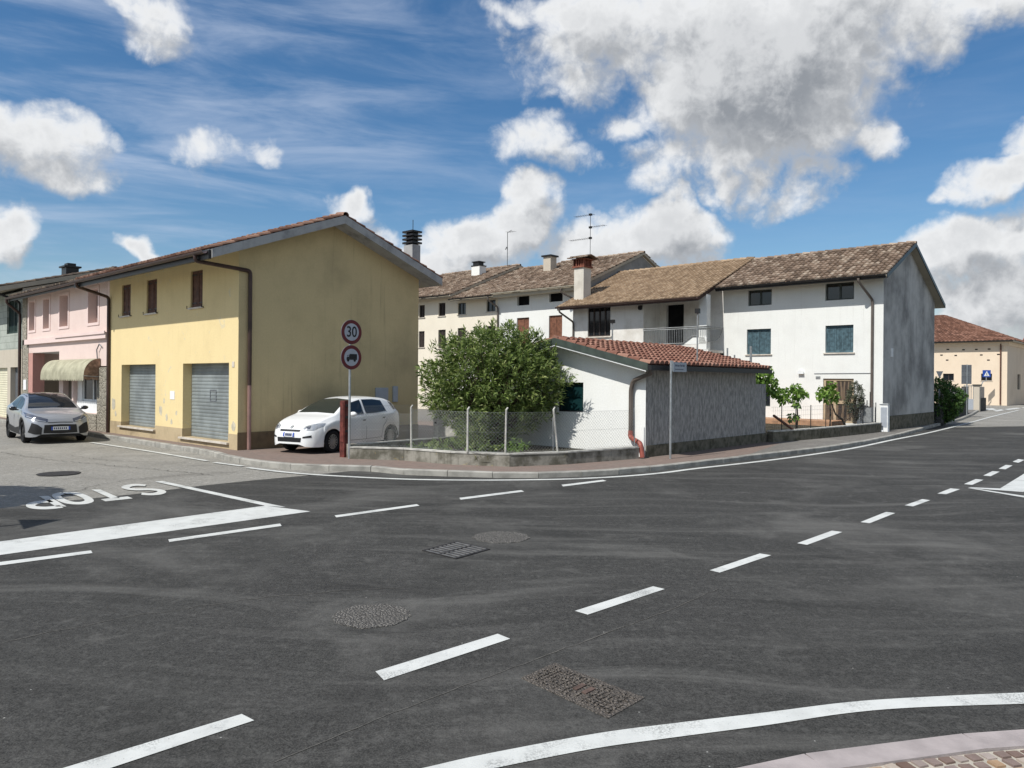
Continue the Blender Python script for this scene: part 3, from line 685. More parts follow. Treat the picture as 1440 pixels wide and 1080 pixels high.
def shutters(th, axis, fix, o, mat, depth=.06, leaves=2, style='louvre', name='shutter', sill=None, back=True):
    a0, a1, z0, z1 = o[:4]; m = MB(); w = (a1 - a0) / leaves
    for k in range(leaves):
        l0 = a0 + k * w + .008; l1 = a0 + (k + 1) * w - .008; fr = .055
        abox(m, axis, fix, l0, l0 + fr, depth, depth + .045, z0 + .01, z1 - .01); abox(m, axis, fix, l1 - fr, l1, depth, depth + .045, z0 + .01, z1 - .01)
        abox(m, axis, fix, l0 + fr, l1 - fr, depth, depth + .045, z0 + .01, z0 + .09); abox(m, axis, fix, l0 + fr, l1 - fr, depth, depth + .045, z1 - .09, z1 - .01)
        if style == 'louvre':
            zz = z0 + .1; st = .055
            while zz < z1 - .12:
                if axis == 'x': m.add([(l0 + fr, fix + depth + .005, zz), (l1 - fr, fix + depth + .005, zz), (l1 - fr, fix + depth + .04, zz + st), (l0 + fr, fix + depth + .04, zz + st)], [(0, 1, 2, 3)])
                zz += st
        else:
            aa = l0 + fr; n = max(2, int((l1 - l0 - 2 * fr) / .09)); sw_ = (l1 - l0 - 2 * fr) / n; rr = random.Random(int(a0 * 100))
            for q in range(n): abox(m, axis, fix, aa + q * sw_ + .004, aa + (q + 1) * sw_ - .004, depth + .008 + rr.uniform(0, .006), depth + .04, z0 + .09, z1 - .09)
    if back: abox(m, axis, fix, a0 + .004, a1 - .004, depth + .05, depth + .07, z0 + .006, z1 - .006)
    p = th.part(name, m, mat)
    if sill:
        s_ = MB(); abox(s_, axis, fix, a0 - .07, a1 + .07, -.06, .05, z0 - .05, z0 - .003); th.part('sill', s_, M[sill], parent=p)
    return p
def casement(th, axis, fix, o, matf, depth=.1, panes=2, sill=None, frame=.05, glass='glass', name='window', trans=None):
    a0, a1, z0, z1 = o[:4]; m = MB()
    abox(m, axis, fix, a0 + .003, a0 + frame, depth, depth + .06, z0 + .003, z1 - .003); abox(m, axis, fix, a1 - frame, a1 - .003, depth, depth + .06, z0 + .003, z1 - .003)
    abox(m, axis, fix, a0 + frame, a1 - frame, depth, depth + .06, z0 + .003, z0 + frame); abox(m, axis, fix, a0 + frame, a1 - frame, depth, depth + .06, z1 - frame, z1 - .003)
    for k in range(1, panes):
        c = a0 + (a1 - a0) * k / panes; abox(m, axis, fix, c - frame * .7, c + frame * .7, depth - .004, depth + .055, z0 + frame, z1 - frame)
    if trans: abox(m, axis, fix, a0 + frame, a1 - frame, depth - .002, depth + .057, trans, trans + .06)
    p = th.part(name, m, matf)
    gl = MB(); abox(gl, axis, fix, a0 + .01, a1 - .01, depth + .03, depth + .042, z0 + .01, z1 - .01); th.part('pane', gl, M[glass], parent=p)
    if sill:
        s_ = MB(); abox(s_, axis, fix, a0 - .06, a1 + .06, -.05, .05, z0 - .05, z0 - .003); th.part('sill', s_, M[sill], parent=p)
    return p
def darkhole(th, axis, fix, o, depth=.25, name='opening'):
    m = MB(); abox(m, axis, fix, o[0] - .02, o[1] + .02, depth, depth + .02, o[2] - .02, o[3] + .02); return th.part(name, m, M['dark'])
def roller(th, axis, fix, o, mat, depth=.14, sill=None, pitch=.105, name='roller_shutter'):
    a0, a1, z0, z1 = o[:4]; m = MB(); zz = z0; rr = random.Random(5)
    prof = [(0, 0), (.006, .014), (.011, .034), (.011, .06), (.006, .088), (0, .097)]
    while zz < z1:
        for (d1, h1), (d2, h2) in zip(prof, prof[1:] + [(0, pitch)]):
            za, zb = zz + h1, min(zz + h2, z1)
            if za >= z1: break
            A = [(a0 + .002, za, d1), (a1 - .002, za, d1), (a1 - .002, zb, d2), (a0 + .002, zb, d2)]
            m.add([(a, fix + depth - d, z) if axis == 'x' else (fix - depth + d, a, z) for a, z, d in A], [(0, 1, 2, 3)])
        zz += pitch
    p = th.part(name, m, mat)
    if sill:
        s_ = MB(); abox(s_, axis, fix, a0 - .12, a1 + .06, -.09, .12, z0 - .055, z0 - .002); th.part('threshold', s_, M[sill], parent=p)
    return p

def tiles(m, e0, ex, sx, W, L, tw=.21, tl=.36, r=None, seed=1, jit=.012, base_t=.3, lift=.035, flat=.8):
    """barrel tiles from the eave corner e0, ex along the eave, sx up the slope"""
    e0 = Vector(e0); ex = Vector(ex).normalized(); sx = Vector(sx).normalized(); n = ex.cross(sx)
    if n.z < 0: n = -n
    rr = random.Random(seed); r = r or tw * .47
    m.quad(e0 + n * .012, e0 + ex * W + n * .012, e0 + ex * W + sx * L + n * .012, e0 + sx * L + n * .012, base_t)
    nc = max(1, int(round(W / tw))); tw = W / nc; nr = max(1, int(round(L / tl))); tl = L / nr
    ang = [pi * k / 5 for k in range(6)]
    for i in range(nc):
        dx0 = rr.uniform(-jit, jit)
        for j in range(nr):
            dx = dx0 + rr.uniform(-jit, jit) * .8; yaw = rr.uniform(-.03, .03); t = rr.random()
            lo = e0 + ex * ((i + .5) * tw + dx) + sx * (j * tl - .03 + rr.uniform(-jit, jit) * 2)
            LL = min(tl * 1.18, L - j * tl + .03); vs = []
            for (f, rad, lf) in ((0, r, lift + rr.uniform(0, jit)), (1, r * .86, .006)):
                c = lo + sx * (LL * f) + ex * (yaw * LL * f)
                for a in ang: vs.append(c + ex * (-cos(a) * rad) + n * (sin(a) * rad * flat + lf))
            fs = [(k, k + 1, 7 + k, 6 + k) for k in range(5)] + [(0, 6, 7, 1)][:0] + [tuple(range(5, -1, -1))]
            m.add(vs, fs, t)
def ridge(m, a, b, r=.11, step=.36, seed=2, z=.05):
    a = Vector(a); b = Vector(b); d = (b - a); L = d.length; d.normalize(); s_ = d.cross(Vector((0, 0, 1))).normalized(); rr = random.Random(seed)
    nn = max(1, int(L / step)); st = L / nn
    for i in range(nn):
        vs = []
        for f, rad, lf in ((0, r, .03), (1, r * .88, .0)):
            c = a + d * (i * st + f * st * 1.12) + Vector((0, 0, z + lf - .06 + rr.uniform(0, .012)))
            for k in range(7):
                q = pi * k / 6; vs.append(c + s_ * (cos(q) * rad) + Vector((0, 0, sin(q) * rad)))
        m.add(vs, [(k, k + 1, 8 + k, 7 + k) for k in range(6)] + [tuple(range(6, -1, -1))], rr.random())
def slab(m, x0, x1, y0, y1, yr, zr, slope, th, tint=.5):
    """double pitch roof slab (town X along ridge): eaves y0,y1, ridge yr at height zr (underside of the tiles)"""
    za = zr - slope[0] * (yr - y0); zb = zr - slope[1] * (y1 - yr)
    prof = [(y0, za), (yr, zr), (y1, zb), (y1, zb - th), (yr, zr - th), (y0, za - th)]
    A = [(x0, y, z) for y, z in prof]; B = [(x1, y, z) for y, z in prof]
    m.add(A + B, [(0, 1, 4, 5), (1, 2, 3, 4), (11, 10, 7, 6), (10, 9, 8, 7), (0, 6, 7, 1), (1, 7, 8, 2), (5, 4, 10, 11), (4, 3, 9, 10), (0, 5, 11, 6), (2, 8, 9, 3)], tint)
    return za, zb
def gable_roof(th, x0, x1, y0, y1, yr, zr, slope, tmat, smat, thick=.16, tw=.21, tl=.36, seed=1, back=True, jit=.012, lift=.035, name='roof', flat=.8):
    m = MB(); za, zb = slab(m, x0, x1, y0, y1, yr, zr, slope, thick); rf = th.part(name, m, smat)
    t_ = MB(); Lf = sqrt((yr - y0) ** 2 + (zr - za) ** 2)
    tiles(t_, (x0, y0, za), (1, 0, 0), (0, yr - y0, zr - za), x1 - x0, Lf, tw, tl, seed=seed, jit=jit, lift=lift, flat=flat)
    if back:
        Lb = sqrt((y1 - yr) ** 2 + (zr - zb) ** 2)
        tiles(t_, (x0, y1, zb), (1, 0, 0), (0, yr - y1, zr - zb), x1 - x0, Lb, tw, tl, seed=seed + 5, jit=jit, lift=lift, flat=flat)
    ridge(t_, (x0, yr, zr), (x1, yr, zr), r=.12, seed=seed)
    th.part('roof_tiles', t_, tmat, parent=rf); return rf, za, zb
def gutter(th, x0, x1, y, z, mat, r=.075, parent=None):
    m = MB(); n = 8
    prof = [(y - r + r * -cos(pi * k / n) * 1.0, z - r * sin(pi * k / n)) for k in range(n + 1)]
    inn_ = [(yy * .98 + y * .0 + (y - r) * .02, zz + .006) for yy, zz in prof]
    pts = prof + inn_[::-1]
    m.prism([(x0, yy, zz) for yy, zz in pts], (x1 - x0, 0, 0)); return th.part('gutter', m, mat, parent=parent, smooth_=False)
def pipe(th, pts, mat, r=.045, name='downpipe', brackets=True):
    P = [Vector(p) for p in pts]; out = [P[0]]
    for i in range(1, len(P) - 1):
        a = (P[i - 1] - P[i]).normalized() * min(.1, (P[i - 1] - P[i]).length * .4); b = (P[i + 1] - P[i]).normalized() * min(.1, (P[i + 1] - P[i]).length * .4)
        for k in range(5):
            t = k / 4; out.append((P[i] + a) * (1 - t) ** 2 + P[i] * 2 * t * (1 - t) + (P[i] + b) * t * t)
    out.append(P[-1]); m = MB(); m.tube(out, r, 10); return th.part(name, m, mat, smooth_=False)
def gable_poly(m, x, y0, y1, z0, zy0, yr, zr, zy1, tint=.5):
    m.poly([(x, y0, z0), (x, y1, z0), (x, y1, zy1), (x, yr, zr), (x, y0, zy0)], tint)

# ------------------------------------------------------------------ yellow house on the corner
Zg = .1
yh = Thing('yellow_house', 'two-storey yellow corner house with two roller shutters and grey concrete eaves', 'house', (0, 0, Zg))
D1 = (-8.25, -5.42, .42, 2.53); D2 = (-3.42, -.52, .3, 2.53)
WN = [(-8.28, -7.5, 4.22, 5.3), (-6.18, -5.36, 4.2, 5.3), (-2.95, -2.16, 4.2, 5.3)]
YR, YZ, YS = 3.05, 7.0, .375
zt = lambda y: YZ - YS * abs(y - YR)
m = MB(); wallface(m, 'x', 0, -9.4, 0, .55, zt(0) - .15, [(*D1[:2], .55, D1[3], .3, 'b'), (*D2[:2], .55, D2[3], .3, 'b')] + [(*w, .14) for w in WN])
m.quad((-9.4, 6.45, Zg), (0, 6.45, Zg), (0, 6.45, zt(6.45) - .15), (-9.4, 6.45, zt(6.45) - .15))
gable_poly(m, -9.4, 0, 6.45, Zg, zt(0) - .15, YR, YZ - .15, zt(6.45) - .15); yh.part('wall', m, M['yellow'])
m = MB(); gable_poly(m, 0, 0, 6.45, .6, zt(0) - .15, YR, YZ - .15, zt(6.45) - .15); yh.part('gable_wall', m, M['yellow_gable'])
m = MB(); wallface(m, 'x', -.012, -9.4, 0, Zg, .55, [(D1[0], D1[1], .42, .55, .3, 't'), (D2[0], D2[1], .3, .55, .3, 't')]); m.quad((-9.4, -.012, .55), (0, -.012, .55), (0, 0, .55), (-9.4, 0, .55)); yh.part('plinth', m, M['plinth_y'])
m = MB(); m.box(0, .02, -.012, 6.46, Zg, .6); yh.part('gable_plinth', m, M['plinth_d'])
roller(yh, 'x', 0, D1, M['shutter_grey'], .28, 'marble'); roller(yh, 'x', 0, D2, M['shutter_grey'], .28, 'marble')
for w in WN: shutters(yh, 'x', 0, w, M['wood_brown'], .05, 2, 'plank', sill='marble')
rf, za, zb = gable_roof(yh, -9.5, .6, -1.05, 6.98, YR, YZ, (YS, YS), M['roof_yh'], M['concrete'], .24, .2, .38, seed=11, back=True)
m = MB(); m.box(-9.5, .55, -1.13, -1.055, za - .27, za - .04); yh.part('fascia', m, M['dark_metal'], parent=rf)
gutter(yh, -9.5, .5, -1.135, za - .07, M['brown_metal'], .075, rf)
pipe(yh, [(-.05, -1.2, za - .05), (-.05, -1.2, za - .28), (.07, .3, zt(0) - .78), (.07, .3, 1.9)], M['brown_metal'], .055)
pipe(yh, [(.07, .3, 1.9), (.07, .3, .12)], M['pipe_pink'], .057)
pipe(yh, [(-9.05, -1.2, za - .05), (-9.05, -1.2, za - .25), (-9.3, -.07, 4.95), (-9.3, -.07, .12)], M['brown_metal'], .055)
m = MB(); m.box(0, .05, 4.66, 5.16, 1.32, 1.83); yh.part('meter_box', m, M['meter'], bevel=.01)
m = MB(); m.box(0, .05, 5.36, 5.56, 1.36, 1.88); yh.part('meter_box', m, M['meter'], bevel=.01)
m = MB(); m.box(-4.3, -3.98, -.012, 0, 1.42, 1.68); yh.part('notice', m, M['white_paint'])
m = MB(); m.box(-.33, -.2, -.012, 0, 2.4, 2.56); yh.part('house_number', m, M['marble'])
rp_ = random.Random(8)
for (x, z, s_) in ((-5.0, 1.05, .16), (-4.55, .85, .1), (-4.75, 1.35, .08), (-8.95, 1.15, .22), (-8.75, .8, .1), (-.25, .75, .13), (-4.2, .72, .09), (-3.85, 1.0, .07)):
    m = MB(); m.prism([(x + s_ * rp_.uniform(.6, 1.1) * cos(2 * pi * k / 11), -.003, z + s_ * 1.2 * rp_.uniform(.6, 1.1) * sin(2 * pi * k / 11)) for k in range(11)], (0, .002, 0)); yh.part('repair_patch', m, plain('cement_patch', (.5, .46, .36), .95, 0, .1, .2, 9))
m = MB()
for (a, b, c, d) in ((-2.2, -1.8, 1.72, 1.75), (-2.2, -1.8, 1.4, 1.43), (-2.2, -2.16, 1.43, 1.72), (-1.84, -1.8, 1.43, 1.72)): m.box(a, b, .262, .267, c, d)
yh.part('painted_mark', m, M['sign_grey'])
for w in WN:
    for z in (w[2] + .12, w[3] - .14):
        for a in (w[0] + .015, w[1] - .3):
            m = MB(); m.box(a, a + .285, .042, .049, z, z + .035); yh.part('shutter_strap', m, M['dark_metal'])
    for a in (w[0] - .12, w[1] + .05):
        m = MB(); m.tube([(a + .03, .0, w[2] - .02), (a + .03, -.07, w[2] - .02), (a + .03, -.07, w[2] + .06)], .013, 5); yh.part('shutter_hook', m, M['dark_metal'])
ch = MB(); ch.box(-.5, -.05, 6.2, 6.55, 5.3, 6.66); cp = yh.part('chimney', ch, M['concrete'], parent=rf)
ch = MB()
for k in range(4): ch.box(-.54, -.01, 6.16, 6.59, 6.7 + k * .125, 6.76 + k * .125)
ch.box(-.44, -.11, 6.26, 6.49, 6.6, 7.1); ch.tube([(-.15, 6.3, 7.1), (-.15, 6.3, 7.5)], .012, 5)
yh.part('chimney_cowl', ch, M['dark_metal'], parent=rf)

# ------------------------------------------------------------------ pink house with a porch and an awning
ph = Thing('pink_house', 'pale pink terraced house with an open porch and a rubble stone pillar', 'house', (-9.4, 0, Zg))
PW = [(-18.8, -18.0, 4.12, 5.38), (-16.85, -16.05, 4.12, 5.38), (-14.75, -13.75, 4.12, 5.38), (-11.5, -10.5, 4.12, 5.38)]
PR, PZ, PS = 3.3, 7.0, .36; pz = lambda y: PZ - PS * abs(y - PR)
PO = (-18.85, -14.8, Zg, 3.13)
m = MB(); wallface(m, 'x', 0, -19.1, -9.4, 3.72, pz(0) - .12, [(*w, .3) for w in PW]); m.box(-19.7, -9.4, 6.4, 6.42, Zg, pz(6.4) - .12)
SH = (-13.1, -10.45, .75, 2.6); DO = (-14.3, -13.3, Zg, 2.45)
wallface(m, 'x', 0, -18.95, -9.4, 2.5, 3.5, [(PO[0], PO[1], 2.5, 3.13, 2.2, 'b'), (SH[0], SH[1], 2.5, 2.6, .4, 'b')])
wallface(m, 'x', 0, -14.8, -10.4, Zg, 2.5, [(SH[0], SH[1], .75, 2.5, .4, 't'), (DO[0], DO[1], Zg, DO[3], .3)]); ph.part('wall', m, M['pink'])
m = MB(); m.box(-19.1, -9.45, -.12, .0, 3.5, 3.72); m.box(-14.9, -9.45, -.16, -.12, 3.66, 3.76); ph.part('string_course', m, M['pink_pale'])
for w in PW:
    m = MB()
    m.add([(x, y, z) for y in (-.025, 0) for (x, z) in ((w[0] - .12, w[2] - .1), (w[1] + .12, w[2] - .1), (w[1] + .12, w[3] + .1), (w[0] - .12, w[3] + .1), (w[0], w[2]), (w[1], w[2]), (w[1], w[3]), (w[0], w[3]))],
          [(0, 1, 5, 4), (1, 2, 6, 5), (2, 3, 7, 6), (3, 0, 4, 7), (0, 8, 9, 1), (1, 9, 10, 2), (2, 10, 11, 3), (3, 11, 8, 0), (4, 5, 13, 12), (5, 6, 14, 13), (6, 7, 15, 14), (7, 4, 12, 15)])
    ph.part('window_surround', m, M['pink_pale'])
for w in PW: shutters(ph, 'x', 0, (w[0] + .001, w[1] - .001, w[2], w[3]), M['pink_red'] if 0 else plain('rose_shutter', (.36, .25, .22), .7, 0, .2, .1, 4), .27, 1, 'plank')
m = MB(); m.box(-18.85, -14.8, 2.2, 2.22, Zg, 3.13); m.box(-18.86, -14.79, 0.01, 2.2, 3.12, 3.14); ph.part('porch_wall', m, M['white'])
m = MB(); m.box(-18.85, -18.25, -.01, .45, Zg, 3.12); ph.part('porch_pillar', m, M['pink_red'])
m = MB(); m.box(-19.7, -18.86, -.02, .4, Zg, 3.5); m.box(-19.72, -19.12, -.03, .3, 3.72, pz(0) - .15); ph.part('stone_pillar', m, M['stone'])
m = MB(); m.box(-10.4, -9.42, -.06, .3, Zg, 2.45); m.box(-14.8, -10.4, -.08, 0, Zg, .74) if 0 else m.box(-13.2, -10.4, -.08, 0, Zg, .72); ph.part('stone_base', m, M['stone'])
casement(ph, 'x', 0, (SH[0] + .5, SH[1], 1.17, 2.6), M['white_frame'], .2, 2, None, .07, name='shop_window')
m = MB(); m.box(SH[0], SH[1], .12, .2, .75, 1.17); m.box(SH[0], SH[0] + .5, .15, .2, 1.17, 2.6); ph.part('shop_panel', m, M['white_paint'])
m = MB(); m.box(DO[0], DO[1], .2, .24, Zg, DO[3]); ph.part('door', m, plain('porch_door', (.12, .1, .08), .7, 0, .3, .2, 5))
m = MB(); m.box(-14.95, -14.5, -.02, 0, 2.0, 2.0 + .001) if 0 else m.box(-19.45, -19.05, -.05, -.02, 1.5, 1.95); ph.part('notice_board', m, M['white_paint'])
rf, za, zb = gable_roof(ph, -19.75, -9.52, -.5, 7.0, PR, PZ, (PS, PS), M['roof_grey'], M['soffit'], .14, .2, .38, seed=21)
m = MB(); m.box(-19.75, -9.55, -.56, -.505, za - .2, za - .04); ph.part('fascia', m, M['dark_metal'], parent=rf)
gutter(ph, -19.8, -9.55, -.56, za - .06, M['brown_metal'], .07, rf)
pipe(ph, [(-19.85, -.62, za - .05), (-19.85, -.62, za - .25), (-19.95, -.07, za - .7), (-19.95, -.07, .12)], M['brown_metal'], .055)
m = MB(); m.tube([(-10.0, -.05, 3.2), (-10.15, -.08, 3.3), (-10.4, -.08, 3.1), (-10.4, -.05, 2.7)], .02, 6); ph.part('cable', m, M['sign_grey'])
aw = Thing('shop_awning', 'faded green barrel awning with scalloped edge over the pink house window', 'awning', (-12.6, 0, 2.2))
m = MB(); A0, A1 = -15.1, -10.2; n = 10
pr = [(-.02 - .56 * sin(pi / 2 * k / n), 2.78 - .62 * (1 - cos(pi / 2 * k / n))) for k in range(n + 1)]
for (y1, z1), (y2, z2) in zip(pr, pr[1:]): m.quad((A0, y1, z1), (A1, y1, z1), (A1, y2, z2), (A0, y2, z2), .5)
ns = 26; w = (A1 - A0) / ns
for k in range(ns):
    a = A0 + k * w
    m.poly([(a, -.585, 2.16), (a + w, -.585, 2.16), (a + w, -.585, 2.02), (a + w * .75, -.585, 1.96), (a + w * .5, -.585, 1.94), (a + w * .25, -.585, 1.96), (a, -.585, 2.02)])
aw.part('canopy', m, M['awning'])
for a in (A0, A1):
    m = MB(); m.poly([(a, -.02, 2.78)] + [(a, y, z) for y, z in pr] + [(a, -.57, 2.02), (a, -.43, 1.98), (a, -.3, 2.02), (a, -.15, 1.98), (a, -.02, 2.02)]); aw.part('end_panel', m, M['awning_brown'])
m = MB(); m.tube([(A0, -.56, 2.14), (A1, -.56, 2.14)], .018, 6); m.tube([(A0, -.02, 2.1), (A0, -.56, 2.14)], .015, 6); m.tube([(A1, -.02, 2.1), (A1, -.56, 2.14)], .015, 6); aw.part('frame', m, M['galv'])

# ------------------------------------------------------------------ grey clad house at the end of the side road
gh = Thing('grey_house', 'pale grey-green clad house with a cream roller shutter beyond the pink house', 'house', (-19.9, 0, Zg))
GW = (-22.5, -20.75, 4.1, 5.75); GS = (-26.2, -22.35, .12, 2.5); GD = (-21.85, -20.7, .12, 2.52)
m = MB(); wallface(m, 'x', .05, -32, -20.05, 3.35, 6.0, [(*GW, .12)]); gh.part('cladding', m, M['clad'])
m = MB(); wallface(m, 'x', .05, -32, -20.05, Zg, 3.35, [(*GS, .15), (*GD, .3)]); gable_poly(m, -20.05, .05, 8, Zg, 6.1, 4.0, 7.2, 6.1); m.box(-32, -20.05, 8, 8.02, Zg, 6.1); m.box(-32.02, -32, .05, 8, Zg, 6.1); gh.part('wall', m, M['plaster_beige'])
shutters(gh, 'x', .05, GW, plain('dark_green_shutter', (.02, .04, .035), .6, 0, .3, .3, 6), .08, 2, 'louvre')
roller(gh, 'x', .05, GS, M['cream_shutter'], .13, None, .11)
m = MB(); m.box(GD[0], GD[1], .25, .3, .12, GD[3]); gh.part('door', m, M['sign_grey'])
rf, za, zb = gable_roof(gh, -32.3, -19.95, -.9, 8.6, 4.0, 7.45, (.28, .28), M['roof_grey'], M['soffit'], .2, .21, .4, seed=31)
gutter(gh, -32.3, -19.98, -.98, za + .0, M['dark_metal'], .08, rf)
ch = MB(); ch.box(-24.3, -23.6, 2.9, 3.5, 7.0, 7.75); ch.box(-24.4, -23.5, 2.8, 3.6, 7.75, 7.83); ch.box(-24.2, -23.7, 3.0, 3.4, 7.83, 7.98); gh.part('chimney', ch, M['dark_metal'], parent=rf)
pipe(gh, [(-20.2, -1.05, za - .05), (-20.2, -1.05, za - .2), (-20.22, -.02, za - .6), (-20.22, -.02, .12)], M['dark_metal'], .05)

# ------------------------------------------------------------------ row at the back of the courtyard
def rowhouse(name, label, x0, x1, wallmat, zr, tops, lows, style, seed, base_label_group=None, gab=None, eave='dark_metal'):
    th = Thing(name, label, 'house', (x0, 23.5, Zg)); slp = .4; YRr = 29.5
    zz = lambda y: zr - slp * abs(y - YRr)
    m = MB(); wallface(m, 'x', 23.5, x0, x1, Zg, zz(23.5) - .15, [(*o, .16) for o in tops + lows])
    m.box(x0, x1, 35.5, 35.52, Zg, zz(35.5) - .15)
    for x in (x0, x1): gable_poly(m, x, 23.5, 35.5, Zg, zz(23.5) - .15, YRr, zr - .15, zz(35.5) - .15)
    th.part('wall', m, wallmat)
    if gab:
        m = MB(); gable_poly(m, x1 + .006, 23.6, 35.4, 4.0, zz(23.6) - .2, YRr, zr - .2, zz(35.4) - .2); th.part('gable_wall', m, gab)
    return th, zz
def up_roof(th, x0, x1, zr, tmat, seed, gut='dark_metal'):
    rf, za, zb = gable_roof(th, x0, x1, 22.8, 36.2, 29.5, zr, (.4, .4), tmat, M['soffit'], .14, .22, .4, seed=seed, jit=.025, lift=.05)
    gutter(th, x0, x1, 22.74, za + .0, M[gut], .07, rf); return rf, za
TA = [(-19.95, -19.36, 6.33, 7.18), (-17.97, -17.3, 6.33, 7.2)]; LA = [(-19.95, -19.36, 4.3, 5.4), (-17.97, -17.25, 4.2, 5.42)]
ca, zz = rowhouse('cream_house', 'cream house with small dark shutters just right of the yellow gable', -24, -16.32, M['cream'], 10.25, TA, LA, 'shut', 41)
for o in TA + LA: shutters(ca, 'x', 23.5, o, M['wood_dark'], .08, 2, 'louvre', sill='marble')
rf, za = up_roof(ca, -24.2, -16.1, 10.25, M['roof_old'], 41)
ch = MB(); ch.box(-18.75, -17.95, 27.3, 27.95, 8.9, 10.15); k = ca.part('chimney', ch, M['white'], parent=rf)
ch = MB(); ch.box(-18.78, -17.92, 27.27, 27.98, 10.15, 10.22); ch.box(-18.66, -18.1, 27.36, 27.86, 10.22, 10.44); ch.box(-18.74, -18.0, 27.3, 27.95, 10.44, 10.5); ca.part('chimney_cap', ch, M['dark_metal'], parent=rf)
TB = [(-16.1, -15.36, 6.34, 7.08), (-13.5, -12.72, 6.38, 7.1)]; LB = [(-16.1, -15.36, 4.3, 5.46), (-13.5, -12.72, 4.3, 5.48)]
cb, zz = rowhouse('cream_house', 'cream house with four small windows between the downpipe and the raised roof verge', -16.32, -12.5, M['cream'], 9.95, TB, LB, 'shut', 42)
for o in TB: casement(cb, 'x', 23.5, o, M['grey_green'], .1, 2, 'marble', .05)
for o in LB: shutters(cb, 'x', 23.5, o, M['wood_dark'], .08, 2, 'louvre', sill='marble')
up_roof(cb, -16.1, -12.3, 9.95, M['roof_old'], 42)
pipe(cb, [(-12.6, 22.68, 7.2), (-12.6, 22.68, 7.0), (-12.45, 23.42, 6.6), (-12.45, 23.42, .2)], M['pipe_grey'], .055)
TC = [(-10.92, -9.95, 6.6, 7.2), (-8.42, -7.42, 6.66, 7.22)]; LC = [(-10.92, -9.95, 3.9, 5.86), (-8.42, -7.44, 3.9, 5.87)]
cc3, zz = rowhouse('white_row_house', 'white courtyard house with brown plank shutters and an old tiled roof', -12.5, -6.02, M['white'], 10.05, TC, LC, 'plank', 43, gab=plaster('grey_row_gable', (.3, .295, .28), (.08, .08, .08), .7, .6, .6, .4))
for o in TC: darkhole(cc3, 'x', 23.5, o, .16, 'attic_opening')
for o in LC: shutters(cc3, 'x', 23.5, o, M['wood_red'], .08, 2, 'plank')
rf, za = up_roof(cc3, -12.3, -5.85, 10.05, M['roof_old'], 43, 'soffit')
m = MB(); m.box(-12.3, -5.9, 22.8, 23.49, za - .24, za - .14); cc3.part('eave_board', m, M['soffit'], parent=rf)
pipe(cc3, [(-6.9, 22.68, za - .1), (-6.9, 22.68, za - .3), (-6.25, 23.42, 6.55), (-6.25, 23.42, .2)], M['pipe_grey'], .055)
ch = MB(); ch.box(-11.75, -11.15, 26.9, 27.5, 8.8, 10.05); cc3.part('chimney', ch, M['plaster_beige'], parent=rf)
ch = MB(); ch.box(-11.85, -11.05, 26.8, 27.6, 10.05, 10.15); cc3.part('chimney_cap', ch, M['dark_metal'], parent=rf)
an = Thing('tv_antenna', 'thin tv antenna with one short arm on the cream house ridge', 'tv antenna', (-17.05, 29.2, 10.2))
m = MB(); m.tube([(-17.05, 29.2, 10.15), (-17.05, 29.2, 12.65)], .02, 6); an.part('mast', m, M['dark_metal'])
m = MB(); m.tube([(-17.05, 29.2, 12.62), (-16.4, 28.9, 12.68)], .016, 5)
for k in range(4): m.tube([(-16.95 + k * .17, 28.9 + .0, 12.63), (-16.9 + k * .17, 29.4, 12.66)], .008, 4)
an.part('arm', m, M['dark_metal'])
m = MB(); m.tube([(-17.25, 29.2, 11.45), (-17.12, 29.2, 11.62), (-17.05, 29.2, 11.4)], .03, 5); an.part('amplifier', m, M['dark_metal'])
an = Thing('tv_antenna', 'tall tv antenna with three long arms behind the white chimney', 'tv antenna', (-8.1, 27.0, 9.2))
m = MB(); m.tube([(-8.1, 27, 9.05), (-8.1, 27, 12.3)], .016, 6); m.tube([(-8.1, 27, 9.2), (-8.1, 27, 9.75)], .06, 6); an.part('mast', m, M['dark_metal'])
for (z, x0, x1) in ((12.28, -9.3, -7.8), (11.5, -8.1, -7.0), (10.85, -9.7, -8.05)):
    m = MB(); m.tube([(x0, 27, z + .02), (x1, 27, z - .02)], .01, 5); m.box(-8.18, -8.02, 26.93, 27.07, z - .06, z + .06)
    k = x0 + .1
    while k < x1: m.tube([(k, 26.75, z), (k, 27.25, z)], .006, 4); k += .16
    an.part('arm', m, M['dark_metal'])

# ------------------------------------------------------------------ white terrace house with the balcony
th2 = Thing('balcony_house', 'white house with recessed balcony, tan tiled roof and brown window', 'house', (-5.5, 22, Zg))
W1 = (-4.5, -3.05, 4.45, 5.98); RZ, RY, RS = 8.5, 27.0, .428
rz = lambda y: RZ - RS * abs(y - RY)
m = MB(); wallface(m, 'x', 22, -5.5, -1.05, Zg, rz(22) - .12, [(*W1, .15)]); wallface(m, 'x', 22, -1.05, 2.42, Zg, 3.9, [])
m.quad((-1.05, 22, 3.6), (-1.05, 23.53, 3.6), (-1.05, 23.53, rz(23.53) - .12), (-1.05, 22, rz(22) - .12))
DR = (-.66, .34, 3.62, 6.02); wallface(m, 'x', 23.53, -1.05, 2.51, 3.6, rz(23.53) - .12, [(*DR, .2)])
m.box(-1.05, 2.5, 22.01, 23.53, 3.5, 3.62); m.quad((-5.5, 22, Zg), (-5.5, 31, Zg), (-5.5, 31, rz(31)), (-5.5, 22, rz(22) - .12))
m.poly([(-5.502, 22, 5), (-5.502, 27, RZ - .1), (-5.502, 32, rz(32))]); m.box(-5.5, 2.5, 31.6, 31.62, Zg, rz(31.6) - .1); th2.part('wall', m, plaster('balcony_house_plaster', (.74, .72, .67), (.3, .26, .2), .5, .4, .6))
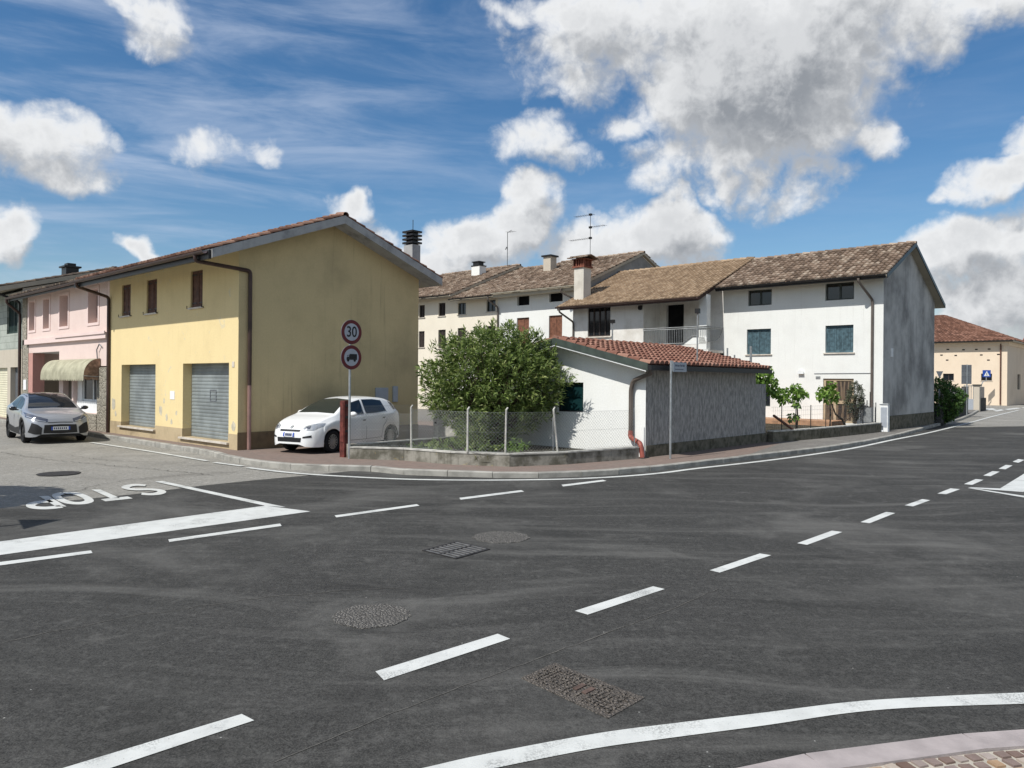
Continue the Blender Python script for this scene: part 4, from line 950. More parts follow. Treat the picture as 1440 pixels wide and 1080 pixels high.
m = MB(); m.box(2.02, 2.42, 21.99, 22.35, 3.62, rz(22) - .14); th2.part('pillar', m, M['white'])
darkhole(th2, 'x', 23.53, DR, .19, 'door')
p = casement(th2, 'x', 22, W1, M['wood_dark'], .06, 4, None, .06, 'glass', 'window'); m = MB(); m.box(W1[0] - .02, W1[1] + .02, 22.13, 22.15, W1[2], W1[3]); th2.part('curtain', m, plain('red_curtain', (.06, .012, .014), .8, 0, .2, .5, 9), parent=p)
m = MB(); m.box(W1[0] - .1, W1[1] + .1, 21.93, 22.02, W1[2] - .07, W1[2] - .003); th2.part('sill', m, M['marble'], parent=p)
rf, za, zb = gable_roof(th2, -5.95, 2.4, 21.2, 32.2, RY, RZ, (RS, RS), M['roof_tan'], M['brown_metal'], .16, .2, .26, seed=51, jit=.008, lift=.03)
gutter(th2, -5.95, 2.4, 21.14, za + .0, M['brown_metal'], .07, rf)
pipe(th2, [(-5.7, 21.06, za - .06), (-5.7, 21.06, za - .25), (-5.42, 21.93, za - .75), (-5.42, 21.93, .2)], M['pipe_grey'], .05)
m = MB(); m.box(-5.52, -4.88, 22.1, 22.75, 6.2, 8.2); cp = th2.part('chimney', m, plaster('chimney_plaster', (.6, .57, .5), (.3, .27, .22), .4, .4, 1.2), parent=rf)
m = MB(); m.box(-5.6, -4.8, 22.02, 22.83, 8.2, 8.28)
for i in range(5):
    for (x, y) in ((-5.55 + i * .16, 22.06), (-5.55 + i * .16, 22.68), (-5.55, 22.06 + i * .155), (-4.95, 22.06 + i * .155)): m.box(x, x + .07, y, y + .08, 8.28, 8.62)
m.box(-5.62, -4.78, 22.0, 22.85, 8.62, 8.68); th2.part('chimney_grille', m, M['brick'], parent=rf)
m = MB(); tiles(m, (-5.8, 21.85, 8.66), (1, 0, 0), (0, .58, .2), 1.2, .62, .16, .3, seed=3); tiles(m, (-5.8, 23.0, 8.66), (1, 0, 0), (0, -.58, .2), 1.2, .62, .16, .3, seed=4); th2.part('chimney_tiles', m, M['roof_old'], parent=rf)
m = MB(); m.disc((-1.2, 21.95, 5.78), (0, -1, 0), .11, .08, 14); m.box(-1.28, -1.12, 21.86, 22.0, 5.84, 5.9); th2.part('wall_lamp', m, M['dark_metal'])
m = MB()
for k in range(12):
    a = 2 * pi * k / 12
m.prism([(-1.42 + .09 * cos(2 * pi * k / 14), 23.5, 5.72 + .18 * sin(2 * pi * k / 14)) for k in range(14)], (0, .03, 0)); th2.part('wall_ornament', m, M['wood_dark'])
# railing with a curved belly and parapet pieces
rl = MB()
def rbar(a, b, r=.012): rl.tube([a, b], r, 5)
for z in (4.72, 4.64): rbar((-1.05, 21.95, z), (2.45, 21.95, z), .022); rbar((2.45, 21.95, z), (2.45, 23.5, z), .022)
for k in range(36):
    x = -1.0 + k * .097
    zb_ = 3.95
    if x > 1.2: zb_ = 3.95 + min(1, (x - 1.2) / .5) * .33
    rbar((x, 21.95, zb_), (x, 21.95, 4.64), .011)
for k in range(16):
    y = 22.0 + k * .097; f = k / 15
    rbar((2.45, y, 4.0 + .0 + (.55 * f ** 3)), (2.45, y, 4.64), .011)
rl.tube([(-1.05, 21.95, 3.95), (1.2, 21.95, 3.95), (1.7, 21.95, 4.28), (2.0, 21.95, 4.28)], .02, 5)
rl.tube([(2.45, 22.0, 4.0), (2.45, 22.8, 4.06), (2.45, 23.2, 4.25), (2.45, 23.45, 4.55), (2.45, 23.5, 4.7)], .02, 5)
th2.part('railing', rl, M['galv_dull'])
m = MB(); m.prism([(1.15, 21.99, 3.9), (1.7, 21.99, 4.22), (2.3, 21.99, 4.22), (2.42, 21.99, 3.9)], (0, .12, 0)); m.box(-1.25, -.95, 21.98, 22.0, 3.9, 4.12) if 0 else None; th2.part('parapet', m, M['white'])

# ------------------------------------------------------------------ white house on the right with the weathered gable
X0, X1, Yf, Yb = 2.51, 9.71, 23.53, 31.65
wh = Thing('white_house', 'white house with bluish shutters and a blackened grey gable wall on the right', 'house', (X1, Yf, Zg))
QZ, QY, QS = 8.42, 27.0, .445; qz = lambda y: QZ - QS * abs(y - QY)
ox = lambda u0, u1, z0, z1: (X1 - u0, X1 - u1, z0, z1)
TOPW = [ox(5.98, 4.83, 5.7, 6.43), ox(2.4, 1.19, 5.72, 6.47)]; MIDW = [ox(6.02, 4.85, 3.42, 4.6), ox(2.38, 1.2, 3.43, 4.62)]; DOW = ox(2.46, 1.17, .38, 2.3)
LOW = ox(5.98, 4.86, 1.0, 2.0)
m = MB(); wallface(m, 'x', Yf, X0, X1, Zg, qz(Yf) - .12, [(*o, .17) for o in TOPW + MIDW + [LOW]] + [(*DOW, .2)]); m.box(X0, X1, Yb, Yb + .02, Zg, qz(Yb) - .12)
gable_poly(m, X0, Yf, Yb, Zg, qz(Yf) - .12, QY, QZ - .12, qz(Yb) - .12); wh.part('wall', m, M['white'])
m = MB(); gable_poly(m, X1, Yf, Yb, .6, qz(Yf) - .12, QY, QZ - .12, qz(Yb) - .12); wh.part('gable_wall', m, M['grey_gable'])
m = MB(); m.box(X1 - .01, X1 + .025, Yf, Yb + .01, Zg, .72); wh.part('gable_plinth', m, M['moss'])
for o in TOPW + [LOW]: casement(wh, 'x', Yf, o, M['grey_green'], .12, 2, None, .06)
for o in MIDW: shutters(wh, 'x', Yf, o, M['green_shut'], .1, 2, 'plank', sill='marble')
d = casement(wh, 'x', Yf, DOW, M['tan_frame'], .06, 1, None, .1, 'curtain_glass', 'door')
m = MB(); a0, a1, z0, z1 = DOW; c = a0 + (a1 - a0) * .38
m.box(c - .06, c + .06, Yf + .05, Yf + .12, z0 + .1, z1 - .1); m.box(a0 + .1, a1 - .1, Yf + .052, Yf + .118, 1.2, 1.34); wh.part('door_rail', m, M['tan_frame'], parent=d)
rf, za, zb = gable_roof(wh, 2.44, 10.02, 22.83, 32.3, QY, QZ, (QS, QS), M['roof_old'], M['soffit'], .15, .22, .36, seed=61, jit=.015, lift=.05, flat=.95)
m = MB(); m.box(2.44, 10.0, 22.77, 22.825, za - .14, za + .01); wh.part('fascia', m, M['dark_metal'], parent=rf)
gutter(wh, 2.44, 10.02, 22.77, za + .0, M['dark_metal'], .07, rf)
m = MB(); Lf = 22.83; m.prism([(10.025, 22.83, za - .15), (10.025, QY, QZ - .15), (10.025, 32.3, zb - .15), (10.025, 32.3, zb + .03), (10.025, QY, QZ + .03), (10.025, 22.83, za + .03)], (.03, 0, 0)); wh.part('verge_board', m, M['dark_metal'], parent=rf)
pipe(wh, [(X1 - .75, 22.7, za - .08), (X1 - .75, 22.7, za - .2), (X1 - .42, Yf - .06, za - .95), (X1 - .42, Yf - .06, .15)], M['pipe_grey'], .055)
m = MB(); m.prism([(X1 - 3.42 + .13 * cos(pi * k / 10), Yf - .12, 2.53 + .15 * sin(pi * k / 10)) for k in range(11)], (0, .12, 0)); m.box(X1 - 3.55, X1 - 3.29, Yf - .13, Yf, 2.5, 2.527); wh.part('wall_lamp', m, M['white_frame'])
m = MB(); m.tube([(X1 - 2.85, Yf - .02, 2.52), (X1 - .4, Yf - .02, 2.54)], .012, 5); wh.part('cable', m, M['sign_grey'])
m = MB(); m.box(X1 - 2.78, X1 - 2.58, Yf - .015, Yf, 2.28, 2.4); wh.part('house_number', m, M['galv_dull'])
m = MB(); m.box(X1, X1 + .03, Yf + 1.0, Yf + 1.3, 3.25, 3.62); wh.part('gable_box', m, M['white_frame'])

# ------------------------------------------------------------------ low garage with red tiles
ga_ = Thing('garage', 'low white garage with red tiles, green verge board and rough grey side wall', 'garage', (8.82, 6.71, .12))
GX, GZ, GSl = 6.08, 3.26, .24; gz = lambda x: GZ - GSl * abs(x - GX); GY1 = 13.3
GWn = (5.85, 6.78, 1.22, 2.06)
m = MB(); wallface(m, 'x', 6.71, 3.34, 8.82, .12, 2.4, [(*GWn, .14)]); m.poly([(3.34, 6.71, 2.4), (8.82, 6.71, 2.4), (8.82, 6.71, gz(8.82) - .1), (GX, 6.71, GZ - .1), (3.34, 6.71, gz(3.34) - .1)])
m.quad((3.34, 6.71, .12), (3.34, GY1, .12), (3.34, GY1, gz(3.34) - .1), (3.34, 6.71, gz(3.34) - .1)); m.poly([(3.34, GY1, .12), (8.82, GY1, .12), (8.82, GY1, gz(8.82) - .1), (GX, GY1, GZ - .1), (3.34, GY1, gz(3.34) - .1)])
ga_.part('wall', m, M['white_clean'])
m = MB(); m.quad((8.82, 6.71, .4), (8.82, GY1, .4), (8.82, GY1, 2.6), (8.82, 6.71, 2.6)); m.box(8.5, 8.815, GY1, 14.08, .3, 2.05); ga_.part('side_wall', m, M['spatter'])
m = MB(); m.box(8.8, 8.85, 6.72, 14.1, .1, .42); ga_.part('side_plinth', m, M['moss'])
casement(ga_, 'x', 6.71, GWn, M['black'], .08, 1, None, .04, 'glass_teal')
x0, x1, y0, y1 = 3.0, 9.16, 6.28, 13.55
m = MB(); za = gz(x1); zc = gz(x0)
prof = [(x0, zc), (GX, GZ), (x1, za), (x1, za - .1), (GX, GZ - .1), (x0, zc - .1)]
A = [(x, y0, z) for x, z in prof]; B = [(x, y1, z) for x, z in prof]
m.add(A + B, [(0, 1, 4, 5), (1, 2, 3, 4), (11, 10, 7, 6), (10, 9, 8, 7), (0, 6, 7, 1), (1, 7, 8, 2), (5, 4, 10, 11), (4, 3, 9, 10), (0, 5, 11, 6), (2, 8, 9, 3)])
rf = ga_.part('roof', m, M['white'])
t_ = MB(); Lr = sqrt((x1 - GX) ** 2 + (GZ - za) ** 2)
tiles(t_, (x1, y0, za), (0, 1, 0), (GX - x1, 0, GZ - za), y1 - y0, Lr, .235, .37, seed=71, jit=.004, lift=.045, flat=.9)
tiles(t_, (x0, y0, zc), (0, 1, 0), (GX - x0, 0, GZ - zc), y1 - y0, sqrt((GX - x0) ** 2 + (GZ - zc) ** 2), .235, .37, seed=72, jit=.004, lift=.045, flat=.9)
ridge(t_, (GX, y0, GZ), (GX, y1, GZ), .11, .38, 7); ga_.part('roof_tiles', t_, M['roof_red'], parent=rf)
m = MB()
for y in (y0 - .03, y1 + .005): m.prism([(x0, y, zc - .14), (GX, y, GZ - .14), (x1, y, za - .14), (x1, y, za + .05), (GX, y, GZ + .05), (x0, y, zc + .05)], (0, .028, 0))
ga_.part('verge_board', m, M['green_board'], parent=rf)
m = MB(); m.prism([(x0, y0 - .015, zc - .175), (GX, y0 - .015, GZ - .175), (x1 - .06, y0 - .015, za - .165), (x1 - .06, y0 - .015, za - .141), (GX, y0 - .015, GZ - .141), (x0, y0 - .015, zc - .141)], (0, .03, 0)); ga_.part('verge_edge', m, M['white_frame'], parent=rf)
m = MB(); m.box(x1 + .002, x1 + .1, y0 - .02, y1, za - .13, za - .0); ga_.part('gutter', m, M['black'], parent=rf)
pipe(ga_, [(x1 + .02, y0 + .1, za - .1), (x1 + .02, y0 + .12, za - .2), (8.5, 6.6, 2.12), (8.42, 6.62, 1.9), (8.42, 6.62, .75)], M['pipe_grey'], .06)
pipe(ga_, [(8.42, 6.62, .8), (8.42, 6.6, .62), (8.86, 6.42, .5), (8.92, 6.42, .14)], M['red_plastic'], .065, 'drain_elbow')

# ------------------------------------------------------------------ far ochre building and the roof behind it
fb = Thing('ochre_building', 'ochre corner building with small low windows and hipped red roof', 'building', (5.2, 78.7, 0))
FX, FY = 5.2, 78.7
FWn = [(-.5, .5, 2.5, 3.2), (2.95, 3.9, 2.5, 3.2), (-6, -5, 2.5, 3.2)]
m = MB(); wallface(m, 'x', FY, -16, FX, 0, 6.3, [(*o, .2) for o in FWn]); fb.part('wall', m, M['ochre'])
m = MB(); wallface(m, 'y', FX, FY, FY + 13, 0, 6.3, [(FY + 5.75, FY + 7.5, 1.6, 3.2, .2)]); m.box(-16, FX, FY + 13, FY + 13.02, 0, 6.3); m.box(-16.02, -16, FY, FY + 13, 0, 6.3); fb.part('side_wall', m, M['ochre_grey'])
m = MB(); m.box(-16.1, FX + .1, FY - .12, FY, 6.05, 6.5); m.box(FX, FX + .12, FY, FY + 13, 6.05, 6.5); fb.part('cornice', m, M['ochre'])
for o in FWn: casement(fb, 'x', FY, o, M['wood_dark'], .14, 2, 'marble', .06)
darkhole(fb, 'y', FX, (FY + 5.75, FY + 7.5, 1.6, 3.2), .18, 'side_opening')
r0, r1, ry0, ry1, rzz, rt_ = -16.6, FX + .6, FY - .6, FY + 13.6, 6.5, 9.85
ax0, ax1, ay = -9.8, -2.0, FY + 6.5
m = MB(); m.box(r0, r1, ry0, ry1, 6.38, 6.5); rf = fb.part('roof', m, M['soffit'])
m = MB(); nrow = 20
def hip(m, A, B, Cc, D, cols, rows, seed):
    rr = random.Random(seed); A, B, Cc, D = map(Vector, (A, B, Cc, D)); n = (B - A).cross(D - A).normalized(); n = n if n.z > 0 else -n
    for j in range(rows):
        for i in range(cols):
            f0, f1 = j / rows, (j + 1.1) / rows; s0_, s1_ = i / cols, (i + 1) / cols
            P = lambda s, f: (A.lerp(B, s)).lerp(D.lerp(Cc, s), min(f, 1))
            p0, p1, p2, p3 = P(s0_, f0), P(s1_, f0), P(s1_, f1), P(s0_, f1); mm = (p0 + p1) / 2 + n * .13; m2 = (p3 + p2) / 2 + n * .08; t = rr.random()
            m.add([p0 + n * .03, mm, p1 + n * .03, p2, m2, p3], [(0, 1, 4, 5), (1, 2, 3, 4), (0, 2, 1)], t)
hip(m, (r0, ry0, rzz), (r1, ry0, rzz), (ax1, ay, rt_), (ax0, ay, rt_), 60, 20, 1); hip(m, (r1, ry0, rzz), (r1, ry1, rzz), (ax1, ay + .01, rt_), (ax1, ay, rt_), 46, 20, 2)
hip(m, (r0, ry1, rzz), (r1, ry1, rzz), (ax1, ay, rt_), (ax0, ay, rt_), 30, 10, 3); hip(m, (r0, ry1, rzz), (r0, ry0, rzz), (ax0, ay, rt_), (ax0, ay + .01, rt_), 30, 10, 4)
fb.part('roof_tiles', m, M['roof_far'], parent=rf)
gutter(fb, r0, r1, ry0 - .03, rzz - .02, M['dark_metal'], .11, rf)
m = MB(); m.tube([(4.65, FY - .1, 6.2), (4.65, FY - .1, .1)], .07, 8); fb.part('downpipe', m, M['wood_brown'])
m = MB()
for (px, py) in [(1333, 491.5), (1355, 492), (1373, 491.5), (1391, 491), (1324, 499.5), (1344, 500), (1380, 499.3), (1404, 498.5), (1332, 506.5), (1390, 506.5)]:
    dd = ray(px, py); C_ = Vector((0, 0, CAMH)); nn = VV; o_ = T(FX, FY); t = (o_ - C_).dot(nn) / dd.dot(nn); q = TL(C_ + dd * t)
    m.box(q.x - .12, q.x + .12, FY - .01, FY, q.z - .05, q.z + .07)
fb.part('vent_hole', m, M['dark'])
fr = Thing('red_roof_house', 'distant house with bright red roof and small chimney behind the ochre building', 'house', (9, 100, 0))
m = MB(); m.box(4, 30, 100, 112, 0, 7.2); fr.part('wall', m, M['ochre'])
m = MB(); slab(m, 3.4, 30.6, 99.4, 112.6, 106, 9.9, (.37, .37), .2); rf = fr.part('roof', m, M['soffit'])
m = MB(); hip(m, (3.4, 99.4, 7.5), (30.6, 99.4, 7.5), (30.6, 106, 9.93), (3.4, 106, 9.93), 80, 16, 7); fr.part('roof_tiles', m, plain('far_red_tiles', (.3, .11, .075), .85, 0, .2, .3, 2), parent=rf)
m = MB(); m.box(6.2, 7.2, 105, 106, 9.3, 10.6); m.box(6.0, 7.4, 104.8, 106.2, 10.6, 10.8); fr.part('chimney', m, M['wood_brown'], parent=rf)
# ------------------------------------------------------------------ garden walls, fences
def onX(x, px, py):
    d = ray(px, py); C_ = Vector((0, 0, CAMH)); o_ = T(x, 0); nn = ROT @ Vector((1, 0, 0)); t = (o_ - C_).dot(nn) / d.dot(nn); return TL(C_ + d * t)
def wallrun(m, pts, w, z0, z1, seg=None, gap=.008):
    P = [Vector((p[0], p[1], 0)) for p in pts]; q = resample(P, seg) if seg else P
    A = offs(q, w / 2); B = offs(q, -w / 2)
    for i in range(len(q) - 1):
        t = (q[i + 1] - q[i]).normalized() * (gap / 2 if seg else 0)
        a, b, c, d = A[i] + t, A[i + 1] - t, B[i + 1] - t, B[i] + t
        m.add([(p.x, p.y, z) for z in (z0, z1) for p in (a, b, c, d)], [(0, 1, 5, 4), (1, 2, 6, 5), (2, 3, 7, 6), (3, 0, 4, 7), (4, 5, 6, 7), (3, 2, 1, 0)])
gw_px = [(492, 645.2), (535, 646.2), (575, 648), (615, 651.5), (654, 654.8), (685, 656.6), (712, 656.6), (755, 655.4), (798, 653), (840, 649.5), (882, 646.5), (899, 644.8)]
gw_pts = offs(smoothline([G(*p, z=.115) for p in gw_px], 4), .1)
gwT = Thing('garden_wall', 'low weathered concrete wall curving round the garden along the pavement', 'wall', (*gw_pts[0][:2], .1), frame='world')
m = MB(); wallrun(m, gw_pts, .2, .06, .385, 1.45, .01); gwT.part('body', m, M['garden_wall'])
m = MB(); wallrun(m, gw_pts, .23, .386, .42, 1.45, .012); gwT.part('coping', m, M['cope'])
ins = [(3.5, 1.35), (3.46, 3.0), (3.42, 4.75), (3.36, 6.5)]
dw = Thing('driveway_wall', 'low dark wall between the driveway and the garden behind the white car', 'wall', (3.5, 1.35, .1))
m = MB(); wallrun(m, ins, .16, .06, .42); dw.part('body', m, M['moss'])
m = MB(); wallrun(m, ins, .18, .421, .445); dw.part('coping', m, M['cope'])
gs = [Vector((p.x, p.y, .2)) for p in offs(gw_pts, .08)] + [T(8.4, 6.7, .2), T(3.4, 6.7, .2), T(3.48, 1.5, .2)]
sheet('garden_soil', gs, M['soil'])
# wire mesh and posts
def meshrun(m, A, B, z0, z1, s=.085, r=.002, sag=0):
    A = Vector((A[0], A[1], 0)); B = Vector((B[0], B[1], 0)); L = (B - A).length; d = (B - A) / L; n = Vector((-d.y, d.x, 0)); h = z1 - z0
    def W3(t, z, o): return A + d * t + n * o + Vector((0, 0, z0 + z))
    k = -h
    while k < L:
        t0 = max(0, k); t1 = min(L, k + h)
        if t1 > t0 + .01:
            m.tube([W3(t0, t0 - k, .002), W3(t1, t1 - k, .002)], r, 3, cap=False)
            m.tube([W3(t0, h - (t0 - k), -.002), W3(t1, h - (t1 - k), -.002)], r, 3, cap=False)
        k += s
    for z in (0.02, h * .5, h): m.tube([W3(0, z, 0), W3(L, z, 0)], r * 1.3, 4, cap=False)
gmid = gw_pts
def nearest(px):
    return min(gmid, key=lambda p: abs((720 + FPX * p.x / p.y) - px))
fence = Thing('chain_link_fence', 'chain-link fence on concrete posts round the oleander garden', 'fence', (*nearest(579)[:2], .42), frame='world')
FP = [gw_pts[1] * .6 + gw_pts[0] * .4] + [nearest(x) for x in (578, 655, 713, 789)] + [gw_pts[-2]]
m = MB()
for a, b in zip(FP, FP[1:]):
    ia = min(range(len(gmid)), key=lambda i: (gmid[i] - a).length); ib_ = min(range(len(gmid)), key=lambda i: (gmid[i] - b).length)
    pth = [a] + gmid[ia + 1:ib_:3] + [b]
    for p, q in zip(pth, pth[1:]):
        if (q - p).length > .05: meshrun(m, p, q, .44, 1.36 if a is not FP[0] else 1.25)
I1 = T(3.45, 1.6); I2 = T(3.43, 4.3); I3 = T(3.37, 6.4)
for p, q in ((I1, I2), (I2, I3)): meshrun(m, p, q, .46, 1.4)
fence.part('mesh', m, M['wire'])
for i, p in enumerate(FP[1:5]):
    m = MB(); lean = Vector((-.1, .02, 0)) if i == 3 else Vector((.012 * (i - 1), 0, 0))
    a = Vector((p.x, p.y, .42)); b = a + Vector((lean.x, lean.y, 1.0)); c = b + Vector((.035, .03, .05))
    m.tube([a, b, c], [.028, .026, .022], 6); fence.part('post', m, M['concrete_post'])
    if i == 3:
        m = MB(); m.tube([a + Vector((-.1, .05, 0)), a + Vector((-.11, .05, .8))], .014, 5); fence.part('stay', m, M['galv_dull'])
m = MB(); p = FP[-1]; m.tube([(p.x, p.y, .42), (p.x - .01, p.y, 1.42)], .016, 6); fence.part('post', m, M['galv_dull'], label='thin metal end post beside the drainpipe')
for q in (I2,):
    m = MB(); m.tube([(q.x, q.y, .44), (q.x + .01, q.y, 1.48)], .028, 6); fence.part('post', m, M['concrete_post'])
rp = Thing('gate_post', 'rusty red metal post at the driveway entrance beside the speed limit sign', 'post', (3.46, 1.08, .1))
m = MB(); m.box(3.36, 3.56, 1.0, 1.16, .1, 1.55); m.box(3.38, 3.54, .985, .999, .5, 1.5); rp.part('body', m, M['post_red'], bevel=.008)
m = MB()
for z in (.75, 1.1, 1.4): m.box(3.561, 3.6, 1.03, 1.13, z, z + .06)
rp.part('hinge', m, M['dark_metal'])
m = MB(); m.box(3.57, 3.74, 1.06, 1.3, .1, .46); solo('end_pillar', m, M['garden_wall'], 'short concrete pillar at the end of the garden wall by the red post', 'pillar', (3.65, 1.18, .1), bevel=.012)
# railing fence across the back of the driveway
bf = Thing('railing_fence', 'grey wire railing on a pale concrete base behind the garden', 'fence', (1.8, 6.9, .12))
m = MB(); m.box(.35, 3.4, 6.85, 6.97, .12, .82); m.box(.35, 3.4, 6.82, 6.85, .74, .82); bf.part('base', m, M['concrete_post'])
m = MB()
for k in range(7): m.box(.42 + k * .48, .52 + k * .48, 6.835, 6.852, .62, .68)
bf.part('drain_slot', m, M['dark'])
m = MB()
for k in range(38): m.tube([(.38 + k * .08, 6.9, .82), (.38 + k * .08, 6.9, 1.72)], .007, 4)
for z in (.95, 1.15, 1.35, 1.55, 1.72): m.tube([(.35, 6.9, z), (3.4, 6.9, z)], .009, 4)
bf.part('railing', m, M['galv_dull'])
for x in (.4, 1.9, 2.75, 3.35):
    m = MB(); m.box(x - .025, x + .025, 6.87, 6.93, .8, 1.8); bf.part('post', m, M['galv'])
cw = Thing('courtyard_wall', 'pale rendered wall behind the yellow house corner, half hidden by the oleander', 'wall', (0, 11, .1))
m = MB(); m.box(-3.5, 3.0, 11, 11.25, .1, 2.75); m.box(-3.6, 3.1, 10.95, 11.3, 2.75, 2.84); cw.part('body', m, M['white'])
gg = Thing('courtyard_gate', 'pale barred gate seen between fence and oleander', 'gate', (1.6, 9.2, .1))
m = MB()
for k in range(22): m.box(.3 + k * .14, .35 + k * .14, 9.2, 9.24, .3, 1.75)
m.box(.28, 3.4, 9.19, 9.25, .3, .36); m.box(.28, 3.4, 9.19, 9.25, 1.3, 1.36); gg.part('bars', m, M['concrete_post'])

# front garden of the white house
fg = [(8.95, 14.15), (9.2, 15.5), (9.4, 17.2), (9.58, 19.6), (9.68, 21.5), (9.72, 23.0)]
fw2 = Thing('front_garden_wall', 'low dark stone wall with pale coping in front of the white house', 'wall', (9.4, 18, .1))
m = MB(); wallrun(m, fg, .22, .06, .46); fw2.part('body', m, M['moss'])
m = MB(); wallrun(m, fg, .25, .461, .5); fw2.part('coping', m, M['cope'])
sheet('garden_soil', [T(x - .1, y, .3) for x, y in fg] + [T(2.6, 23.5, .3), T(2.6, 14.2, .3)], M['soil'])
ter = Thing('terrace_step', 'terracotta tiled terrace edge along the white house front', 'step', (5.5, 22.8, .3))
m = MB(); m.box(2.6, 8.2, 21.9, 23.52, .3, .5); ter.part('edge', m, M['terracotta'])
wf = Thing('wire_fence', 'thin wire fence on dark stakes above the white house garden wall', 'fence', (9.4, 18, .5))
fgm = [Vector((x, y, 0)) for x, y in fg]; fr_ = resample(fgm, .02)
def fgy(y): return min(fr_, key=lambda p: abs(p.y - y))
stk = []
for px in (1101, 1121, 1142, 1163, 1190, 1215, 1233):
    q = min(fr_, key=lambda p: abs(onpx(p) - px)) if 0 else min(fr_, key=lambda p: abs((lambda w: 720 + FPX * w.x / w.y)(T(p.x, p.y)) - px)); stk.append(q)
for q in stk:
    m = MB(); m.tube([(q.x - .03, q.y, .48), (q.x - .03, q.y, 1.32)], .017, 5); wf.part('stake', m, M['dark_metal'])
m = MB()
for a, b in zip([fr_[5]] + stk, stk):
    for z in (.62, .8, .98, 1.15, 1.28): m.tube([(a.x - .03, a.y, z), (b.x - .03, b.y, z)], .003, 3)
    L = (b - a).length; n_ = int(L / .12)
    for k in range(1, n_):
        c = a.lerp(b, k / n_); m.tube([(c.x - .03, c.y, .55), (c.x - .03, c.y, 1.28)], .0022, 3)
wf.part('wires', m, M['galv_dull'])
ub = Thing('utility_cabinet', 'slim pale grey utility cabinet against the grey gable', 'utility cabinet', (9.86, 23.3, .1))
m = MB(); m.box(9.73, 10.03, 23.12, 23.36, .1, 1.22); ub.part('body', m, M['white_frame'], bevel=.012)
m = MB(); m.box(9.71, 10.05, 23.1, 23.38, 1.22, 1.27); ub.part('lid', m, M['galv'], bevel=.008)
m = MB(); m.box(9.76, 10.0, 23.112, 23.119, .3, 1.12); ub.part('door', m, M['meter'])
m = MB(); m.tube([(9.62, 22.95, .13), (9.8, 22.98, .15), (9.9, 22.96, .13)], [.05, .07, .03], 6); solo('paper_litter', m, M['white_paint'], 'small white scrap of litter on the kerb by the utility cabinet', 'litter', (9.75, 22.95, .12))
mb_ = Thing('letterbox', 'letterbox and bars on the low wall beside the olive shrub', 'letterbox', (9.3, 22.9, .5))
m = MB(); m.box(9.2, 9.5, 22.75, 22.95, .5, 1.1); mb_.part('box', m, M['galv_dull'])
m = MB()
for k in range(4): m.box(9.0 + k * .12, 9.03 + k * .12, 22.98, 23.01, .5, 1.75 if k == 3 else 1.4)
m.box(8.98, 9.42, 22.98, 23.01, 1.1, 1.14); mb_.part('bars', m, M['dark_metal'])
# stakes and poles behind the garage roof
def pole(base, top, r, label, head=None, group=None, nm='metal_pole'):
    t = Thing(nm, label, 'pole', base, group=group); m = MB(); m.tube([base, top], r, 6); t.part('shaft', m, M['galv_dull'])
    if head: m = MB(); m.box(top[0] - head, top[0] + head, top[1] - .05, top[1] + .05, top[2] - .04, top[2] + .1); t.part('head', m, M['dark_metal'])
pole((9.02, 9.05, 2.7), (9.02, 9.05, 4.08), .022, 'thin pole with small lamp head standing at the garage eave', .06)
pole((2.4, 14.4, .1), (2.38, 14.4, 4.43), .03, 'thin pole with T-shaped head behind the left part of the garage roof', .1)
for (px, yt, yb) in ((1023, 489.5, 506), (1033, 499, 510), (1056, 487, 525)):
    Yp = 14.6 + (px - 1023) * .03; a = None
    d = ray(px, yt); C_ = Vector((0, 0, CAMH)); o_ = T(0, Yp); t = (o_ - C_).dot(VV) / d.dot(VV); q = TL(C_ + d * t)
    pole((q.x, Yp, .1), (q.x, Yp, q.z), .045 if px > 1050 else .03, {1023: 'middle grey stake sticking up behind the red garage roof', 1033: 'shortest dark stake behind the red garage roof', 1056: 'tallest grey stake behind the right end of the garage roof'}[px], nm='garden_stake')

# ------------------------------------------------------------------ signs
def textmesh(s, size, loc, xd, ud, sx_=1.0, off=0.0, ext=.002):
    cu = bpy.data.curves.new('lettering', 'FONT'); cu.body = s; cu.size = size; cu.align_x = 'CENTER'; cu.align_y = 'CENTER'; cu.extrude = ext; cu.offset = off
    o = bpy.data.objects.new('lettering', cu); COL.objects.link(o); dg = bpy.context.evaluated_depsgraph_get()
    me = bpy.data.meshes.new_from_object(o.evaluated_get(dg)); bpy.data.objects.remove(o); xd = Vector(xd).normalized(); ud = Vector(ud).normalized(); nd = xd.cross(ud)
    m = MB(); loc = Vector(loc); m.add([loc + xd * (v.co.x * sx_) + ud * v.co.y + nd * v.co.z for v in me.vertices], [tuple(p.vertices) for p in me.polygons]); bpy.data.meshes.remove(me); bpy.data.curves.remove(cu); return m
sb = TL(G(491, 645, .115)); sx0, sy0 = sb.x, sb.y
sg = Thing('speed_limit_sign', 'galvanised pole with a round 30 speed limit sign above a no-lorries sign', 'traffic sign', (sx0, sy0, .115))
m = MB(); m.tube([(sx0, sy0, .1), (sx0, sy0, 3.58)], .031, 10); sg.part('pole', m, M['galv'], smooth_=False)
